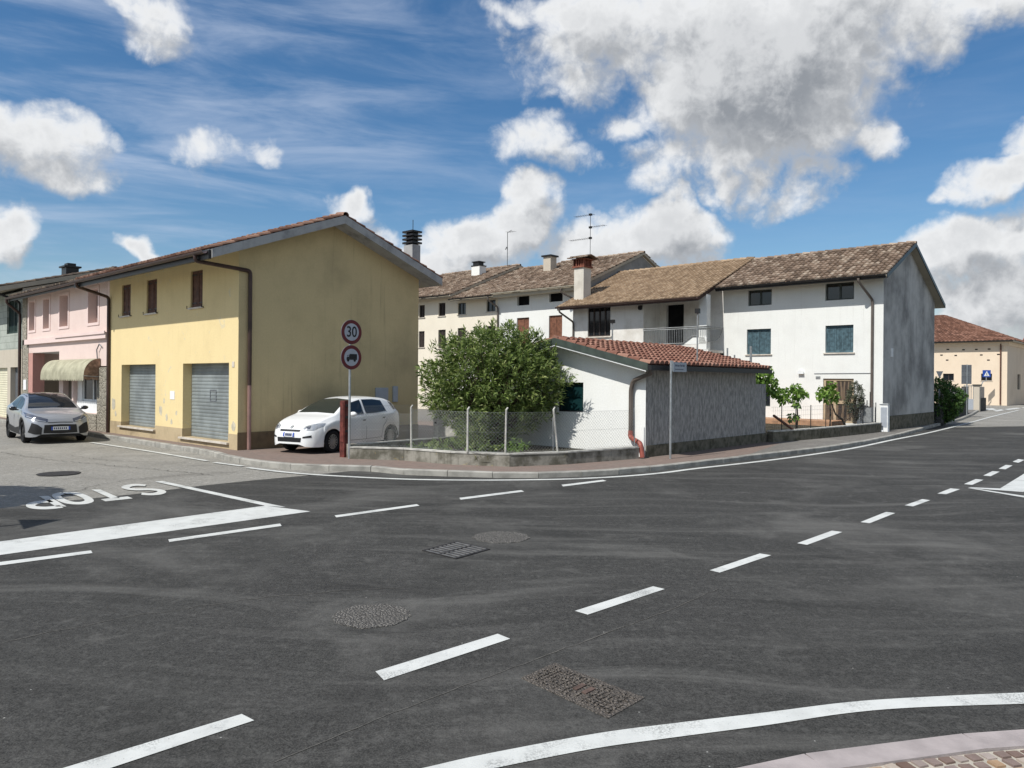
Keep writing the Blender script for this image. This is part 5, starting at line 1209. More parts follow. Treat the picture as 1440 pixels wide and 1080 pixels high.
for k, zc_ in enumerate((3.27, 2.64)):
    m = MB(); m.disc((sx0 + .04, sy0, zc_), (1, 0, 0), .305, .02, 40); pl_ = sg.part('sign_plate', m, M['sign_grey'])
    m = MB(); m.disc((sx0 + .0601, sy0, zc_), (1, 0, 0), .3, .004, 40, r0=.215); sg.part('red_ring', m, M['sign_red'], parent=pl_)
    m = MB(); m.disc((sx0 + .0601, sy0, zc_), (1, 0, 0), .2148, .003, 40); sg.part('sign_face', m, M['sign_white'], parent=pl_)
    if k == 0:
        m = textmesh('30', .37, (sx0 + .0665, sy0, zc_ - .005), (0, 1, 0), (0, 0, 1), .86, .004); sg.part('digits', m, M['sign_black'], parent=pl_)
    else:
        m = MB(); xx = sx0 + .0635
        def tq(y0, y1, z0, z1): m.box(xx, xx + .004, sy0 + y0, sy0 + y1, zc_ + z0, zc_ + z1)
        tq(-.06, .165, -.035, .085); tq(-.145, -.065, -.035, .0); tq(-.13, -.065, 0, .055); tq(-.15, .165, -.06, -.036)
        for yw_ in (-.1, .095): m.disc((xx, sy0 + yw_, zc_ - .075), (1, 0, 0), .035, .004, 16)
        sg.part('lorry_symbol', m, M['sign_black'], parent=pl_)
        m = MB(); m.box(xx + .0042, xx + .006, sy0 - .122, sy0 - .085, zc_ + .012, zc_ + .045); sg.part('cab_window', m, M['sign_white'], parent=pl_)
    m = MB(); m.box(sx0 - .03, sx0 + .04, sy0 - .06, sy0 + .06, zc_ - .02, zc_ + .02); sg.part('bracket', m, M['galv_dull'], parent=pl_)
sb = TL(G(942.5, 645, .115)); ax_, ay_ = sb.x, sb.y
st = Thing('street_name_sign', 'pale pole with a small blue-grey street name plate before the grey garage wall', 'street sign', (ax_, ay_, .115))
m = MB(); m.tube([(ax_, ay_, .1), (ax_, ay_, 2.65)], .03, 10); st.part('pole', m, M['galv'])
m = MB(); m.box(ax_ - .035, ax_ + .035, ay_ + .0, ay_ + .07, 2.38, 2.64); st.part('clamp', m, M['galv'])
m = MB(); m.box(ax_ + .02, ax_ + .045, ay_ + .04, ay_ + .72, 2.36, 2.61); pl_ = st.part('plate', m, M['meter'])
m = MB()
r = random.Random(3); y = ay_ + .14
m.box(ax_ + .0455, ax_ + .048, y, y + .02, 2.5, 2.55); y += .05
while y < ay_ + .62:
    w = r.uniform(.02, .035); m.box(ax_ + .0455, ax_ + .048, y, y + .009, 2.5, 2.5 + r.choice((.035, .035, .055))); m.box(ax_ + .0455, ax_ + .048, y + .009, y + w, 2.5 + r.choice((0, .026)), 2.509 + .026); y += w + .014
m.box(ax_ + .0455, ax_ + .048, ay_ + .12, ay_ + .55, 2.42, 2.435); st.part('lettering', m, M['sign_navy'], parent=pl_)
# far right signs
def raypt(px, py, dist):
    d = ray(px, py); return Vector((0, 0, CAMH)) + d * dist
b_ = G(1357, 587); q0 = raypt(1360, 513, b_.y); q1 = raypt(1360, 540, b_.y)
t = Thing('road_sign', 'tall blank grey back of a road sign beside the far wall', 'traffic sign', (b_.x + .1, b_.y, .0), frame='world')
m = MB(); m.tube([(q0.x, b_.y, 0), (q0.x, b_.y, q0.z + .02)], .035, 8); t.part('pole', m, M['galv'])
hw = 7 * b_.y / FPX; m = MB(); m.box(q0.x - hw, q0.x + hw, b_.y + .04, b_.y + .06, q1.z, q0.z); pl_ = t.part('panel', m, M['sign_grey'])
m = MB()
for z in (.45, .55): m.box(q0.x - hw, q0.x + hw, b_.y + .025, b_.y + .039, q1.z + (q0.z - q1.z) * z, q1.z + (q0.z - q1.z) * z + .04)
t.part('bracket', m, M['galv_dull'], parent=pl_)
D_ = 62; q0 = raypt(1321, 522, D_); q1 = raypt(1321, 531.5, D_)
t = Thing('yield_sign', 'dark back of a triangular give-way sign behind the round shrub', 'traffic sign', (q0.x, D_, 0), frame='world')
m = MB(); m.tube([(q0.x, D_, 0), (q0.x, D_, q0.z)], .03, 8); t.part('pole', m, M['galv'])
m = MB(); m.prism([(q0.x - .29, D_ - .05, q0.z), (q0.x + .29, D_ - .05, q0.z), (q0.x, D_ - .05, q1.z - .05)], (0, .015, 0)); t.part('plate', m, M['sign_grey'])
b_ = G(1380, 570.3); q0 = raypt(1387, 520.5, b_.y); q1 = raypt(1387, 530.3, b_.y); qp = raypt(1380.5, 537, b_.y)
t = Thing('crossing_sign', 'blue square pedestrian crossing sign on a curved pole by the ochre building', 'traffic sign', (b_.x, b_.y, 0), frame='world')
m = MB(); m.tube([(b_.x, b_.y, 0), (b_.x, b_.y, qp.z - .3), (b_.x + .12, b_.y, qp.z), (q0.x, b_.y, qp.z + .12), (q0.x, b_.y, q1.z)], .045, 8); t.part('pole', m, M['galv'])
hw = (q0.z - q1.z) / 2; cx_, cz_ = q0.x, (q0.z + q1.z) / 2
m = MB(); m.box(cx_ - hw * 1.15, cx_ + hw * 1.15, b_.y - .08, b_.y - .05, cz_ - hw, cz_ + hw); pl_ = t.part('plate', m, M['sign_blue'])
m = MB(); m.prism([(cx_ - hw * .8, b_.y - .084, cz_ - hw * .7), (cx_ + hw * .8, b_.y - .084, cz_ - hw * .7), (cx_, b_.y - .084, cz_ + hw * .75)], (0, .003, 0)); tri = t.part('triangle', m, M['white_paint'], parent=pl_)
m = MB(); yq = b_.y - .09
m.disc((cx_ + hw * .03, yq, cz_ + hw * .2), (0, 1, 0), hw * .09, .004, 10); m.prism([(cx_ - hw * .1, yq, cz_ + hw * .1), (cx_ + hw * .1, yq, cz_ + hw * .1), (cx_ + hw * .09, yq, cz_ - hw * .2), (cx_ - hw * .07, yq, cz_ - hw * .2)], (0, .004, 0))
m.prism([(cx_ - hw * .06, yq, cz_ - hw * .2), (cx_ + hw * .03, yq, cz_ - hw * .2), (cx_ - hw * .15, yq, cz_ - hw * .6), (cx_ - hw * .24, yq, cz_ - hw * .6)], (0, .004, 0)); m.prism([(cx_ - hw * .0, yq, cz_ - hw * .2), (cx_ + hw * .09, yq, cz_ - hw * .2), (cx_ + hw * .26, yq, cz_ - hw * .6), (cx_ + hw * .17, yq, cz_ - hw * .6)], (0, .004, 0))
t.part('walker_symbol', m, M['sign_black'], parent=pl_)
# off to the left: the give-way plate whose shadow falls on the side road
tipsh = G(88, 730.5); hgt = 2.9; k = hgt / SUND.z
sp_ = Vector((tipsh.x + SUND.x * k, tipsh.y + SUND.y * k, 0))
t = Thing('give_way_sign', 'traffic sign beyond the left edge of the view, its shadow on the side road', 'traffic sign', (sp_.x, sp_.y, 0), frame='world')
q25 = G(25, 731); q33 = G(33, 744); h2 = 2.35
A_ = Vector((tipsh.x, tipsh.y, 0)) + SUND * (2.75 / SUND.z); B_ = Vector((q25.x, q25.y, 0)) + SUND * (2.75 / SUND.z); C_s = Vector((q33.x, q33.y, 0)) + SUND * (2.15 / SUND.z)
m = MB(); nn_ = (B_ - A_).cross(C_s - A_).normalized() * .012; m.prism([A_, B_, C_s], nn_); t.part('plate', m, M['sign_grey'])
mid = (B_ + C_s) / 2; m = MB(); m.tube([(mid.x, mid.y, 0), (mid.x, mid.y, mid.z)], .03, 6); t.part('pole', m, M['galv'])

# far right walls and gate
sw_pts = [(9.75, 32.6), (9.2, 36.5), (8.6, 41), (8.1, 45.0), (7.7, 48.2)]
rw = Thing('roadside_wall', 'dark stone roadside wall with grey panels beyond the round shrub', 'wall', (8.6, 41, .1))
m = MB(); wallrun(m, sw_pts, .35, .0, 1.0); rw.part('base', m, M['stone_dark'])
m = MB(); wallrun(m, [(x - .02, y) for x, y in sw_pts], .06, 1.0, 1.85); rw.part('panel', m, M['sign_grey'])
m = MB(); m.box(7.5, 7.85, 48.2, 48.5, .0, 1.95); rw.part('end_pillar', m, M['stone_dark'])
pg = Thing('yard_gate', 'grey barred gate between the stone pillars on the far right', 'gate', (6.4, 57.8, 0))
m = MB(); m.box(5.75, 6.5, 57.6, 57.7, .05, .95); pg.part('panel', m, M['meter'])
m = MB()
for kx in range(6): m.box(5.75 + kx * .15, 5.79 + kx * .15, 57.6, 57.66, .95, 2.05)
m.box(5.7, 6.55, 57.6, 57.66, 1.95, 2.0); pg.part('bars', m, M['galv_dull'])
gp = Thing('gate_pillar', 'pale pillar with dark cap next to the far barred gate', 'pillar', (6.65, 57.5, 0))
m = MB(); m.box(6.45, 6.85, 57.3, 57.7, 0, 2.0); gp.part('shaft', m, M['plaster_beige']); m = MB(); m.box(6.38, 6.92, 57.23, 57.77, 2.0, 2.1); gp.part('cap', m, M['stone_dark'])
ew = Thing('end_wall', 'short stone wall with grey panel right of the far gate pillar', 'wall', (6.5, 60, 0))
m = MB(); wallrun(m, [(6.7, 57.75), (6.2, 62.5)], .3, 0, 1.0); ew.part('base', m, M['stone_dark']); m = MB(); wallrun(m, [(6.7, 57.8), (6.2, 62.45)], .06, 1.0, 1.9); ew.part('panel', m, M['sign_grey'])

# ------------------------------------------------------------------ plants
def leaf(m, p, d, side, L, W, tint, droop=.25):
    d = d.normalized(); side = (side - d * side.dot(d))
    if side.length < 1e-4: side = d.orthogonal()
    side.normalize(); n = d.cross(side); mid = p + d * (L * .5) + n * (L * .06); tip = p + d * L - Vector((0, 0, L * droop))
    m.add([p, mid + side * W * .5 - n * W * .12, tip, mid - side * W * .5 - n * W * .12, mid], [(0, 1, 4), (1, 2, 4), (2, 3, 4), (3, 0, 4)], tint)
def rdir(r):
    while 1:
        v = Vector((r.uniform(-1, 1), r.uniform(-1, 1), r.uniform(-1, 1)))
        if .05 < v.length < 1: return v.normalized()
def shoot(m, r, tip, d, n, L, W, spread=.9, young=.25, droop=.25, along=.18):
    bright = r.random()
    for k in range(n):
        a = rdir(r); f = k / n
        v = (d * (1.1 - .6 * f) + (a - d * a.dot(d)) * spread).normalized()
        leaf(m, tip - d * (f * along) , v, rdir(r), L * r.uniform(.7, 1.15), W * r.uniform(.8, 1.2), min(1, max(0, r.gauss(.48, .2) + (bright - .5) * .35 + (young if f < .25 else 0))), droop)
r = random.Random(12)
ob = G(692, 640, .33); oc = Vector((-.56, 21.35, 2.05)); Kg = T(8.82, 6.71)
ole = Thing('oleander', 'large dense oleander bush behind the chain-link fence', 'bush', (oc.x, oc.y, .33), frame='world')
m = MB(); stems = []
cl = [(Vector((r.uniform(-1.5, 1.5), r.uniform(-.7, .7), r.uniform(.1, 1.1))), r.uniform(.55, .95)) for _ in range(16)]
def inside(v):
    x, y, z = v.x, v.y, v.z
    rx = 2.05 if z > -.5 else 2.05 - (-.5 - z) * .75
    return (x / rx) ** 2 + (y / 1.3) ** 2 + ((z / 1.62) ** 2 if z > 0 else (z / 1.72) ** 4)
cnt = 0
while cnt < 2000:
    v = Vector((r.uniform(-2.3, 2.3), r.uniform(-1.5, 1.5), r.uniform(-1.75, 1.85)))
    q = inside(v) * (1 + .2 * mnoise.noise(v * 1.5 + Vector((3, 7, 1))) + .2 * mnoise.noise(v * 3.4))
    if q > 1 or (q < .3 and r.random() < .6): continue
    if v.z < -.9 and r.random() < .3: continue
    tip = oc + v
    if (tip - Kg).dot(VV) > -.12: continue
    if tip.z < .4: continue
    d = (v.normalized() * .55 + Vector((0, 0, .75)) + rdir(r) * .4).normalized()
    shoot(m, r, tip, d, 11, .2, .042, 1.0, .22, .25, .22); cnt += 1
    if cnt % 9 == 0: stems.append(tip - d * .1)
for k in range(26):       # upright shoots breaking the outline
    a = r.uniform(-1.7, 1.7); tip = oc + Vector((a, r.uniform(-.6, .6), 1.62 * sqrt(max(0, 1 - (a / 2.05) ** 2)) + r.uniform(-.02, .16)))
    shoot(m, r, tip, Vector((r.uniform(-.3, .3), r.uniform(-.3, .3), 1)).normalized(), 13, .19, .036, .7, .3, .1, .3)
for k in range(12):       # a loose branch reaching out to the right across the wall
    f = k / 11; tip = oc + Vector((1.75 + .55 * f, -.75 - .1 * f, .3 - .2 * f + r.uniform(-.2, .2))); shoot(m, r, tip, Vector((.8, -.1, .4)).normalized(), 9, .17, .025, .8, .2, .2, .2)
ole.part('foliage', m, M['oleander'])
m = MB()
for q in stems:
    b0 = Vector((oc.x + r.uniform(-.35, .35), oc.y + r.uniform(-.3, .3), .33)); md = b0.lerp(q, .5) + Vector((0, 0, .25)); m.tube([b0, md, q], [.024, .016, .006], 5)
ole.part('stems', m, M['bark'])
# broad pale-leaved sprig by the driveway railing (left of the oleander)
def bush(name, label, cat, c, rad, n, mat, L, W, per=7, seed=1, frame='town', stem=True, group=None, zmin=.35, noisek=.3, shell=.35):
    r = random.Random(seed); cw_ = T(*c) if frame == 'town' else Vector(c); t = Thing(name, label, cat, (cw_.x, cw_.y, zmin - .05), frame='world', group=group)
    m = MB(); i = 0; ends = []
    while i < n:
        v = Vector((r.uniform(-1.2, 1.2), r.uniform(-1.2, 1.2), r.uniform(-1.2, 1.2))); q = v.length_squared * (1 + noisek * 2 * mnoise.noise(v * 2.1 + Vector((seed, 2, 5))))
        if q > 1 or (q < shell and r.random() < .7): continue
        tip = cw_ + Vector((v.x * rad[0], v.y * rad[1], v.z * rad[2]))
        if tip.z < zmin: continue
        i += 1; d = (v.normalized() * .7 + Vector((0, 0, .5)) + rdir(r) * .5).normalized()
        shoot(m, r, tip, d, per, L, W, 1.1, .15, .3, L)
        if i % 10 == 0: ends.append(tip)
    t.part('foliage', m, mat)
    if stem:
        m = MB()
        for q in ends: b0 = Vector((cw_.x + r.uniform(-.06, .06), cw_.y + r.uniform(-.06, .06), zmin - .06)); m.tube([b0, b0.lerp(q, .55) + Vector((0, 0, .1)), q], [.022, .014, .005], 5)
        t.part('stems', m, M['bark'])
    return t
bush('fig_sprig', 'pale broad-leaved sprig hanging over the railing left of the oleander', 'plant', (2.6, 5.9, 1.75), (.55, .4, .38), 60, M['vine'], .13, .1, 4, 5, zmin=.4)
bush('low_shrub', 'small dark oleander shoot growing low behind the fence', 'shrub', (5.0, 4.2, .75), (.5, .45, .42), 90, M['oleander'], .16, .026, 9, 6)
bush('ground_ivy', 'dark leafy ground cover on the soil between oleander and driveway wall', 'plant', (4.9, 3.6, .32), (1.2, .9, .2), 160, M['oleander'], .13, .06, 7, 9, zmin=.22, stem=False)
bush('garden_weed', 'bright green weed at the foot of the fence below the oleander', 'plant', (6.9, 3.75, .48), (.32, .25, .18), 30, M['vine'], .14, .02, 8, 8, zmin=.36, stem=False)
m = MB(); r = random.Random(4)
for k in range(900):
    f = r.random(); p = gw_pts[int(2 + f * 26)] + Vector((r.uniform(-.25, .25), r.uniform(.12, .55), 0)); p.z = .2
    leaf(m, p, Vector((r.uniform(-.5, .5), r.uniform(-.5, .5), 1)), rdir(r), r.uniform(.15, .3), .014, r.random(), .2)
go_ = build('grass', m, M['grass']); go_['kind'] = 'stuff'; go_['label'] = 'dry grass tufts along the inside of the garden wall'; go_['category'] = 'grass'
# vines on the white house front
def vine(label, x, y, zt_, seed, crown):
    t = Thing('grapevine', label, 'vine', (x, y, .3), group='young grapevines in front of the white house')
    m = MB(); m.tube([(x, y, .28), (x + .03, y, .9), (x - .02, y, zt_)], [.035, .03, .02], 6); t.part('stem', m, M['bark'])
    m = MB(); r = random.Random(seed)
    for (cx, cy, cz, rr, n) in crown:
        for i in range(n):
            v = rdir(r) * rr * r.uniform(.3, 1); tip = Vector((cx, cy, cz)) + Vector((v.x, v.y, v.z * .8)); d = (v.normalized() + rdir(r)).normalized(); shoot(m, r, tip, d, 3, .17, .16, 1.2, .15, .35, .1)
    t.part('foliage', m, M['vine'])
vine('thin grapevine with leafy shoots nearest the grey garage wall', 8.35, 15.0, 1.9, 1, [(8.3, 14.7, 2.2, .55, 60), (8.55, 14.45, 2.3, .45, 46), (8.5, 15.4, 1.85, .42, 34), (8.4, 16.2, 1.6, .35, 24), (8.3, 14.6, 1.35, .3, 18)])
vine('grapevine with a bushy head between the other two vines', 8.6, 17.25, 1.75, 2, [(8.6, 17.1, 1.75, .42, 40), (8.55, 17.7, 1.65, .32, 22), (8.6, 17.2, 1.25, .16, 7), (8.6, 16.9, .85, .2, 8), (8.5, 16.6, 1.45, .25, 12)])
vine('single grapevine with a drooping leafy top left of the tan glazed door', 8.95, 19.6, 1.75, 3, [(8.95, 19.5, 1.85, .42, 36), (8.9, 20.1, 1.6, .3, 16), (8.95, 18.9, 1.6, .3, 16)])
bush('olive_shrub', 'small grey-green olive shrub right of the tan glazed door', 'shrub', (8.9, 22.6, 1.45), (.4, .4, .75), 330, M['olive'], .1, .028, 9, 12, zmin=.5)
tw = Thing('dry_vine', 'gnarled leafless vine stem by the tan glazed door', 'vine', (8.7, 21.7, .3)); m = MB()
m.tube([(8.75, 22.0, .28), (8.7, 21.7, .62), (8.6, 21.2, .85), (8.5, 20.8, 1.5), (8.45, 20.7, 1.65)], [.05, .045, .035, .025, .012], 6); m.tube([(8.72, 21.85, .5), (8.9, 22.2, .75), (8.92, 22.25, 1.0)], [.03, .02, .01], 5); tw.part('stem', m, M['bark'])
m = MB(); m.tube([(9.0, 14.3, 1.0), (9.2, 15.4, .5)], .045, 6); solo('wooden_prop', m, M['wood_brown'], 'slanting wooden prop at the near end of the garden wall', 'post', (9.0, 14.3, .5))
sc_ = TL(G(1328, 597)); bush('round_shrub', 'dense green shrub growing against the right end of the white house', 'shrub', (9.55, 33.6, 1.25), (1.0, 1.4, 1.2), 1300, M['shrub'], .13, .075, 7, 15, zmin=.18, noisek=.15, shell=.6)
# tree beyond the left edge; its shadow lies on the side road
_tg = G(66, 703) + Vector((-1.75, -.1, 0)); _tk = 4.6 / SUND.z; tcx = Vector((_tg.x + SUND.x * _tk, _tg.y + SUND.y * _tk, 4.6)); t = Thing('street_tree', 'street tree just beyond the left edge of the view', 'tree', (tcx.x, tcx.y, 0), frame='world')
m = MB(); m.tube([(tcx.x - .6, tcx.y - .4, 0), (tcx.x - .5, tcx.y - .3, 1.6), (tcx.x - .2, tcx.y, 3.2), (tcx.x, tcx.y, 4.6)], [.16, .13, .1, .05], 8)
r = random.Random(21); ends = []
fm = MB(); i = 0
while i < 1500:
    v = rdir(r) * r.uniform(.4, 1) ** .5; q = v.length * (1 + .35 * mnoise.noise(v * 2.2))
    if q > 1: continue
    tip = tcx + Vector((v.x * 1.75, v.y * 1.6, v.z * 1.3)); i += 1; shoot(fm, r, tip, (v + Vector((0, 0, .4))).normalized(), 7, .19, .12, 1.1, .1, .3, .15)
    if i % 14 == 0: ends.append(tip)
for q in ends: m.tube([(tcx.x - .2, tcx.y, 3.2), tcx.lerp(q, .5), q], [.05, .03, .01], 5)
t.part('trunk', m, M['bark']); t.part('crown', fm, M['shrub'])
# ------------------------------------------------------------------ cars
def interp(keys, s):
    xs = [k[0] for k in keys]; ys = [k[1] for k in keys]
    if s <= xs[0]: return ys[0]
    if s >= xs[-1]: return ys[-1]
    i = max(j for j in range(len(xs)) if xs[j] <= s)
    h = xs[i + 1] - xs[i]; t = (s - xs[i]) / h
    def slope(j):
        if j <= 0 or j >= len(xs) - 1: return (ys[min(j + 1, len(xs) - 1)] - ys[max(j - 1, 0)]) / ((xs[min(j + 1, len(xs) - 1)] - xs[max(j - 1, 0)]) or 1)
        a = (ys[j] - ys[j - 1]) / (xs[j] - xs[j - 1]); b = (ys[j + 1] - ys[j]) / (xs[j + 1] - xs[j])
        return 0 if a * b <= 0 else 2 * a * b / (a + b)
    m0, m1 = slope(i) * h, slope(i + 1) * h
    return (2 * t ** 3 - 3 * t * t + 1) * ys[i] + (t ** 3 - 2 * t * t + t) * m0 + (-2 * t ** 3 + 3 * t * t) * ys[i + 1] + (t ** 3 - t * t) * m1
class Car:
    def __init__(s, spec, thing, paint):
        s.p = spec; s.t = thing; L = spec['L']; fo, wb = spec['fo'], spec['wb']; s.cx = fo + wb / 2
        st = sorted({*[L * k / 110 for k in range(111)], .012, .025, .05, L - .012, L - .03, *[fo + dx for dx in np.linspace(-spec['ar'], spec['ar'], 21)], *[fo + wb + dx for dx in np.linspace(-spec['ar'], spec['ar'], 21)]})
        vs = []; fs = []; NP = None
        for x in st:
            ring = s.section(x); NP = len(ring); vs += ring
        ns = len(st)
        for i in range(ns - 1):
            for k in range(NP - 1): fs.append((i * NP + k, (i + 1) * NP + k, (i + 1) * NP + k + 1, i * NP + k + 1))
        fs.append(tuple(range(NP))); fs.append(tuple((ns - 1) * NP + k for k in range(NP - 1, -1, -1)))
        m = MB(); m.add(vs, fs); s.body = thing.part('body', m, paint, smooth_=True)
        s.bvh = BVHTree.FromPolygons([Vector(v) for v in vs], fs)
        # dark underbody and wheel-arch liners
        W = spec['Wmax']; ar = spec['ar']
        m = MB(); m.box(s.cx - (L - .25), s.cx - .25, -W + .28, W - .28, .2, .55)
        for xc in (fo, fo + wb):
            for sg_ in (-1, 1):
                pr = [(s.cx - xc - (ar + .015) * cos(pi * k / 14), spec['wr'] + (ar + .015) * sin(pi * k / 14)) for k in range(15)]
                for (xa, za), (xb, zb2) in zip(pr, pr[1:]): m.quad((xa, sg_ * (W - .035), za), (xb, sg_ * (W - .035), zb2), (xb, sg_ * (W - .32), zb2), (xa, sg_ * (W - .32), za))
                m.poly([(x_, sg_ * (W - .3), z_) for x_, z_ in pr])
        thing.part('underbody', m, M['black'])
    def section(s, x):
        p = s.p; zb = interp(p['zb'], x); W = interp(p['W'], x); zs = interp(p['zs'], x); zt_ = interp(p['zt'], x); wr = interp(p['wrf'], x)
        for xc in (p['fo'], p['fo'] + p['wb']):
            d = abs(x - xc)
            if d < p['ar']: zb = max(zb, p['wr'] + sqrt(max(0, p['ar'] ** 2 - d * d)))
        zs = max(zs, zb + .04); zt_ = max(zt_, zs + .02); zr = zs + (zt_ - zs) * p.get('rail', .86)
        c = [(W * .97, zb), (W * .995, zb + (zs - zb) * .25), (W, zb + (zs - zb) * .55), (W * .985, zb + (zs - zb) * .82), (W * .945, zs), (W * .5 * .93 + wr * .5 + .015, (zs + zr) / 2), (wr, zr), (wr * .72, zr + (zt_ - zr) * .66), (wr * .36, zr + (zt_ - zr) * .94), (0, zt_)]
        P = []
        for i in range(len(c) - 1):
            p0, p1, p2, p3 = c[max(i - 1, 0)], c[i], c[i + 1], c[min(i + 2, len(c) - 1)]
            for k in range(3):
                t = k / 3; P.append(tuple(.5 * (2 * p1[q] + (p2[q] - p0[q]) * t + (2 * p0[q] - 5 * p1[q] + 4 * p2[q] - p3[q]) * t * t + (3 * p1[q] - p0[q] - 3 * p2[q] + p3[q]) * t ** 3) for q in (0, 1)))
        X = s.cx - x; half = [(X, y, z) for y, z in P]
        return half + [(X, 0, zt_)] + [(X, -y, z) for _, y, z in half[::-1]]
    def hit(s, o, d):
        h = s.bvh.ray_cast(Vector(o), Vector(d)); return h
    def proj(s, kind, a, b, off):
        if kind == 'R': o, d = (s.cx - a, -3, b), (0, 1, 0)
        elif kind == 'L': o, d = (s.cx - a, 3, b), (0, -1, 0)
        elif kind == 'F': o, d = (6, a, b), (-1, 0, 0)
        else: o, d = (-6, a, b), (1, 0, 0)
        h = s.hit(o, d)
        if h[0] is None: return None
        n = h[1]
        if n.dot(Vector(d)) > 0: n = -n
        return h[0] + n * off
    def patch(s, kind, top, bot, name, mat, off=.006, parent=None, nu=22, nv=8, thick=None):
        def rs(pl, n):
            P = [Vector(q) for q in pl]; ls = [0]
            for a, b in zip(P, P[1:]): ls.append(ls[-1] + (b - a).length)
            out = []
            for k in range(n + 1):
                t = ls[-1] * k / n; i = max(j for j in range(len(P)) if ls[j] <= t + 1e-9); i = min(i, len(P) - 2); f = (t - ls[i]) / ((ls[i + 1] - ls[i]) or 1); out.append(P[i].lerp(P[i + 1], f))
            return out
        A = rs(top, nu); B = rs(bot, nu); g_ = []
        for j in range(nv + 1):
            row = []
            for i in range(nu + 1):
                q = B[i].lerp(A[i], j / nv); row.append(s.proj(kind, q[0], q[1], off))
            g_.append(row)
        m = MB(); idx = {}; vs = []; fs = []
        for j in range(nv + 1):
            for i in range(nu + 1):
                if g_[j][i] is not None: idx[(j, i)] = len(vs); vs.append(g_[j][i])
        for j in range(nv):
            for i in range(nu):
                q = [(j, i), (j, i + 1), (j + 1, i + 1), (j + 1, i)]
                if all(k in idx for k in q): fs.append(tuple(idx[k] for k in q))
        m.add(vs, fs); return s.t.part(name, m, mat, parent=parent, smooth_=True)
    def seam(s, kind, pts, w=.012, off=.004, name='seam', parent=None, mat=None):
        P = [s.proj(kind, a, b, off) for a, b in pts]; P = [q for q in P if q is not None]; m = MB(); m.tube(P, w / 2, 4); return s.t.part(name, m, mat or M['black'], parent=parent)
    def wheel(s, x, side, r, w, rimmat, spokes, rr=.68, style=0, turn=0):
        c = Vector((s.cx - x, side * (s.p['Wmax'] - .03 - w / 2), r)); m = MB(); n = 36
        prof = [(-w / 2, r * rr), (-w / 2, r * .93), (-w * .36, r), (w * .36, r), (w / 2, r * .93), (w / 2, r * rr), (w * .3, r * (rr - .04))]
        vs = []; fs = []
        for k in range(n):
            a = 2 * pi * k / n
            for y, q in prof: vs.append((c.x + q * cos(a), c.y + side * y, c.z + q * sin(a)))
        np_ = len(prof)
        for k in range(n):
            for j in range(np_ - 1): fs.append((k * np_ + j, k * np_ + j + 1, ((k + 1) % n) * np_ + j + 1, ((k + 1) % n) * np_ + j))
        m.add(vs, fs); wh_ = s.t.part('wheel', m, M['tyre'], smooth_=False)
        m = MB(); yo = c.y + side * w * .3
        m.disc((c.x, yo, c.z), (0, side, 0), r * rr, .012, 30, r0=r * (rr - .09)); m.disc((c.x, yo - side * .005, c.z), (0, side, 0), r * .13, .03, 16)
        for k in range(spokes):
            a = 2 * pi * k / spokes + .2; da = (.045 if spokes > 8 else .13); u_ = Vector((cos(a), 0, sin(a))); t_ = Vector((-sin(a), 0, cos(a)))
            for sg2 in ((-1, 1) if style else (0,)):
                a0_ = u_ * r * .1 + t_ * sg2 * r * .04; a1_ = u_ * r * (rr - .05) + t_ * sg2 * r * .13
                tt = t_ * r * da * (.6 if style else 1)
                m.prism([Vector((c.x, yo, c.z)) + q for q in (a0_ - tt, a0_ + tt, a1_ + tt * 1.3, a1_ - tt * 1.3)], (0, side * .014, 0))
        s.t.part('rim', m, rimmat, parent=wh_)
        m = MB(); m.disc((c.x, yo - side * .05, c.z), (0, side, 0), r * rr, .01, 24); s.t.part('brake_disc', m, M['car_trim'], parent=wh_)
    def mirror(s, x, z, y, mat, side):
        m = MB(); X = s.cx - x
        vs = []
        n = 8
        for i in range(n + 1):
            th_ = pi * i / n
            for k in range(10):
                ph_ = 2 * pi * k / 10; vs.append((X + .075 * sin(th_) * cos(ph_) - .02, side * (y + .1 - .11 * cos(th_)), z + .07 * sin(th_) * sin(ph_)))
        fs = [(i * 10 + k, i * 10 + (k + 1) % 10, (i + 1) * 10 + (k + 1) % 10, (i + 1) * 10 + k) for i in range(n) for k in range(10)]
        m.add(vs, fs); m.box(X - .04, X + .02, min(side * (y - .06), side * (y + .04)), max(side * (y - .06), side * (y + .04)), z - .06, z - .02); s.t.part('mirror', m, mat, smooth_=True)
def car_thing(name, label, P, fwd, group=None):
    a = atan2(fwd.y, fwd.x); return Thing(name, label, 'car', frame=Vector(P), rz=a)
def plate(car, kind, y0, y1, z0, z1):
    p = car.patch(kind, [(y0, z1), (y1, z1)], [(y0, z0), (y1, z0)], 'number_plate', M['plate'], .02, nu=4, nv=2)
    car.patch(kind, [(y0, z1), (y0 + .045, z1)], [(y0, z0), (y0 + .045, z0)], 'plate_band', M['plate_blue'], .024, parent=p, nu=2, nv=2); car.patch(kind, [(y1 - .045, z1), (y1, z1)], [(y1 - .045, z0), (y1, z0)], 'plate_band', M['plate_blue'], .024, parent=p, nu=2, nv=2)
    for k in range(7):
        a = y0 + .07 + k * (y1 - y0 - .14) / 7; car.patch(kind, [(a, z1 - .025), (a + .03, z1 - .025)], [(a, z0 + .025), (a + .03, z0 + .025)], 'plate_character', M['sign_navy'], .025, parent=p, nu=2, nv=1)

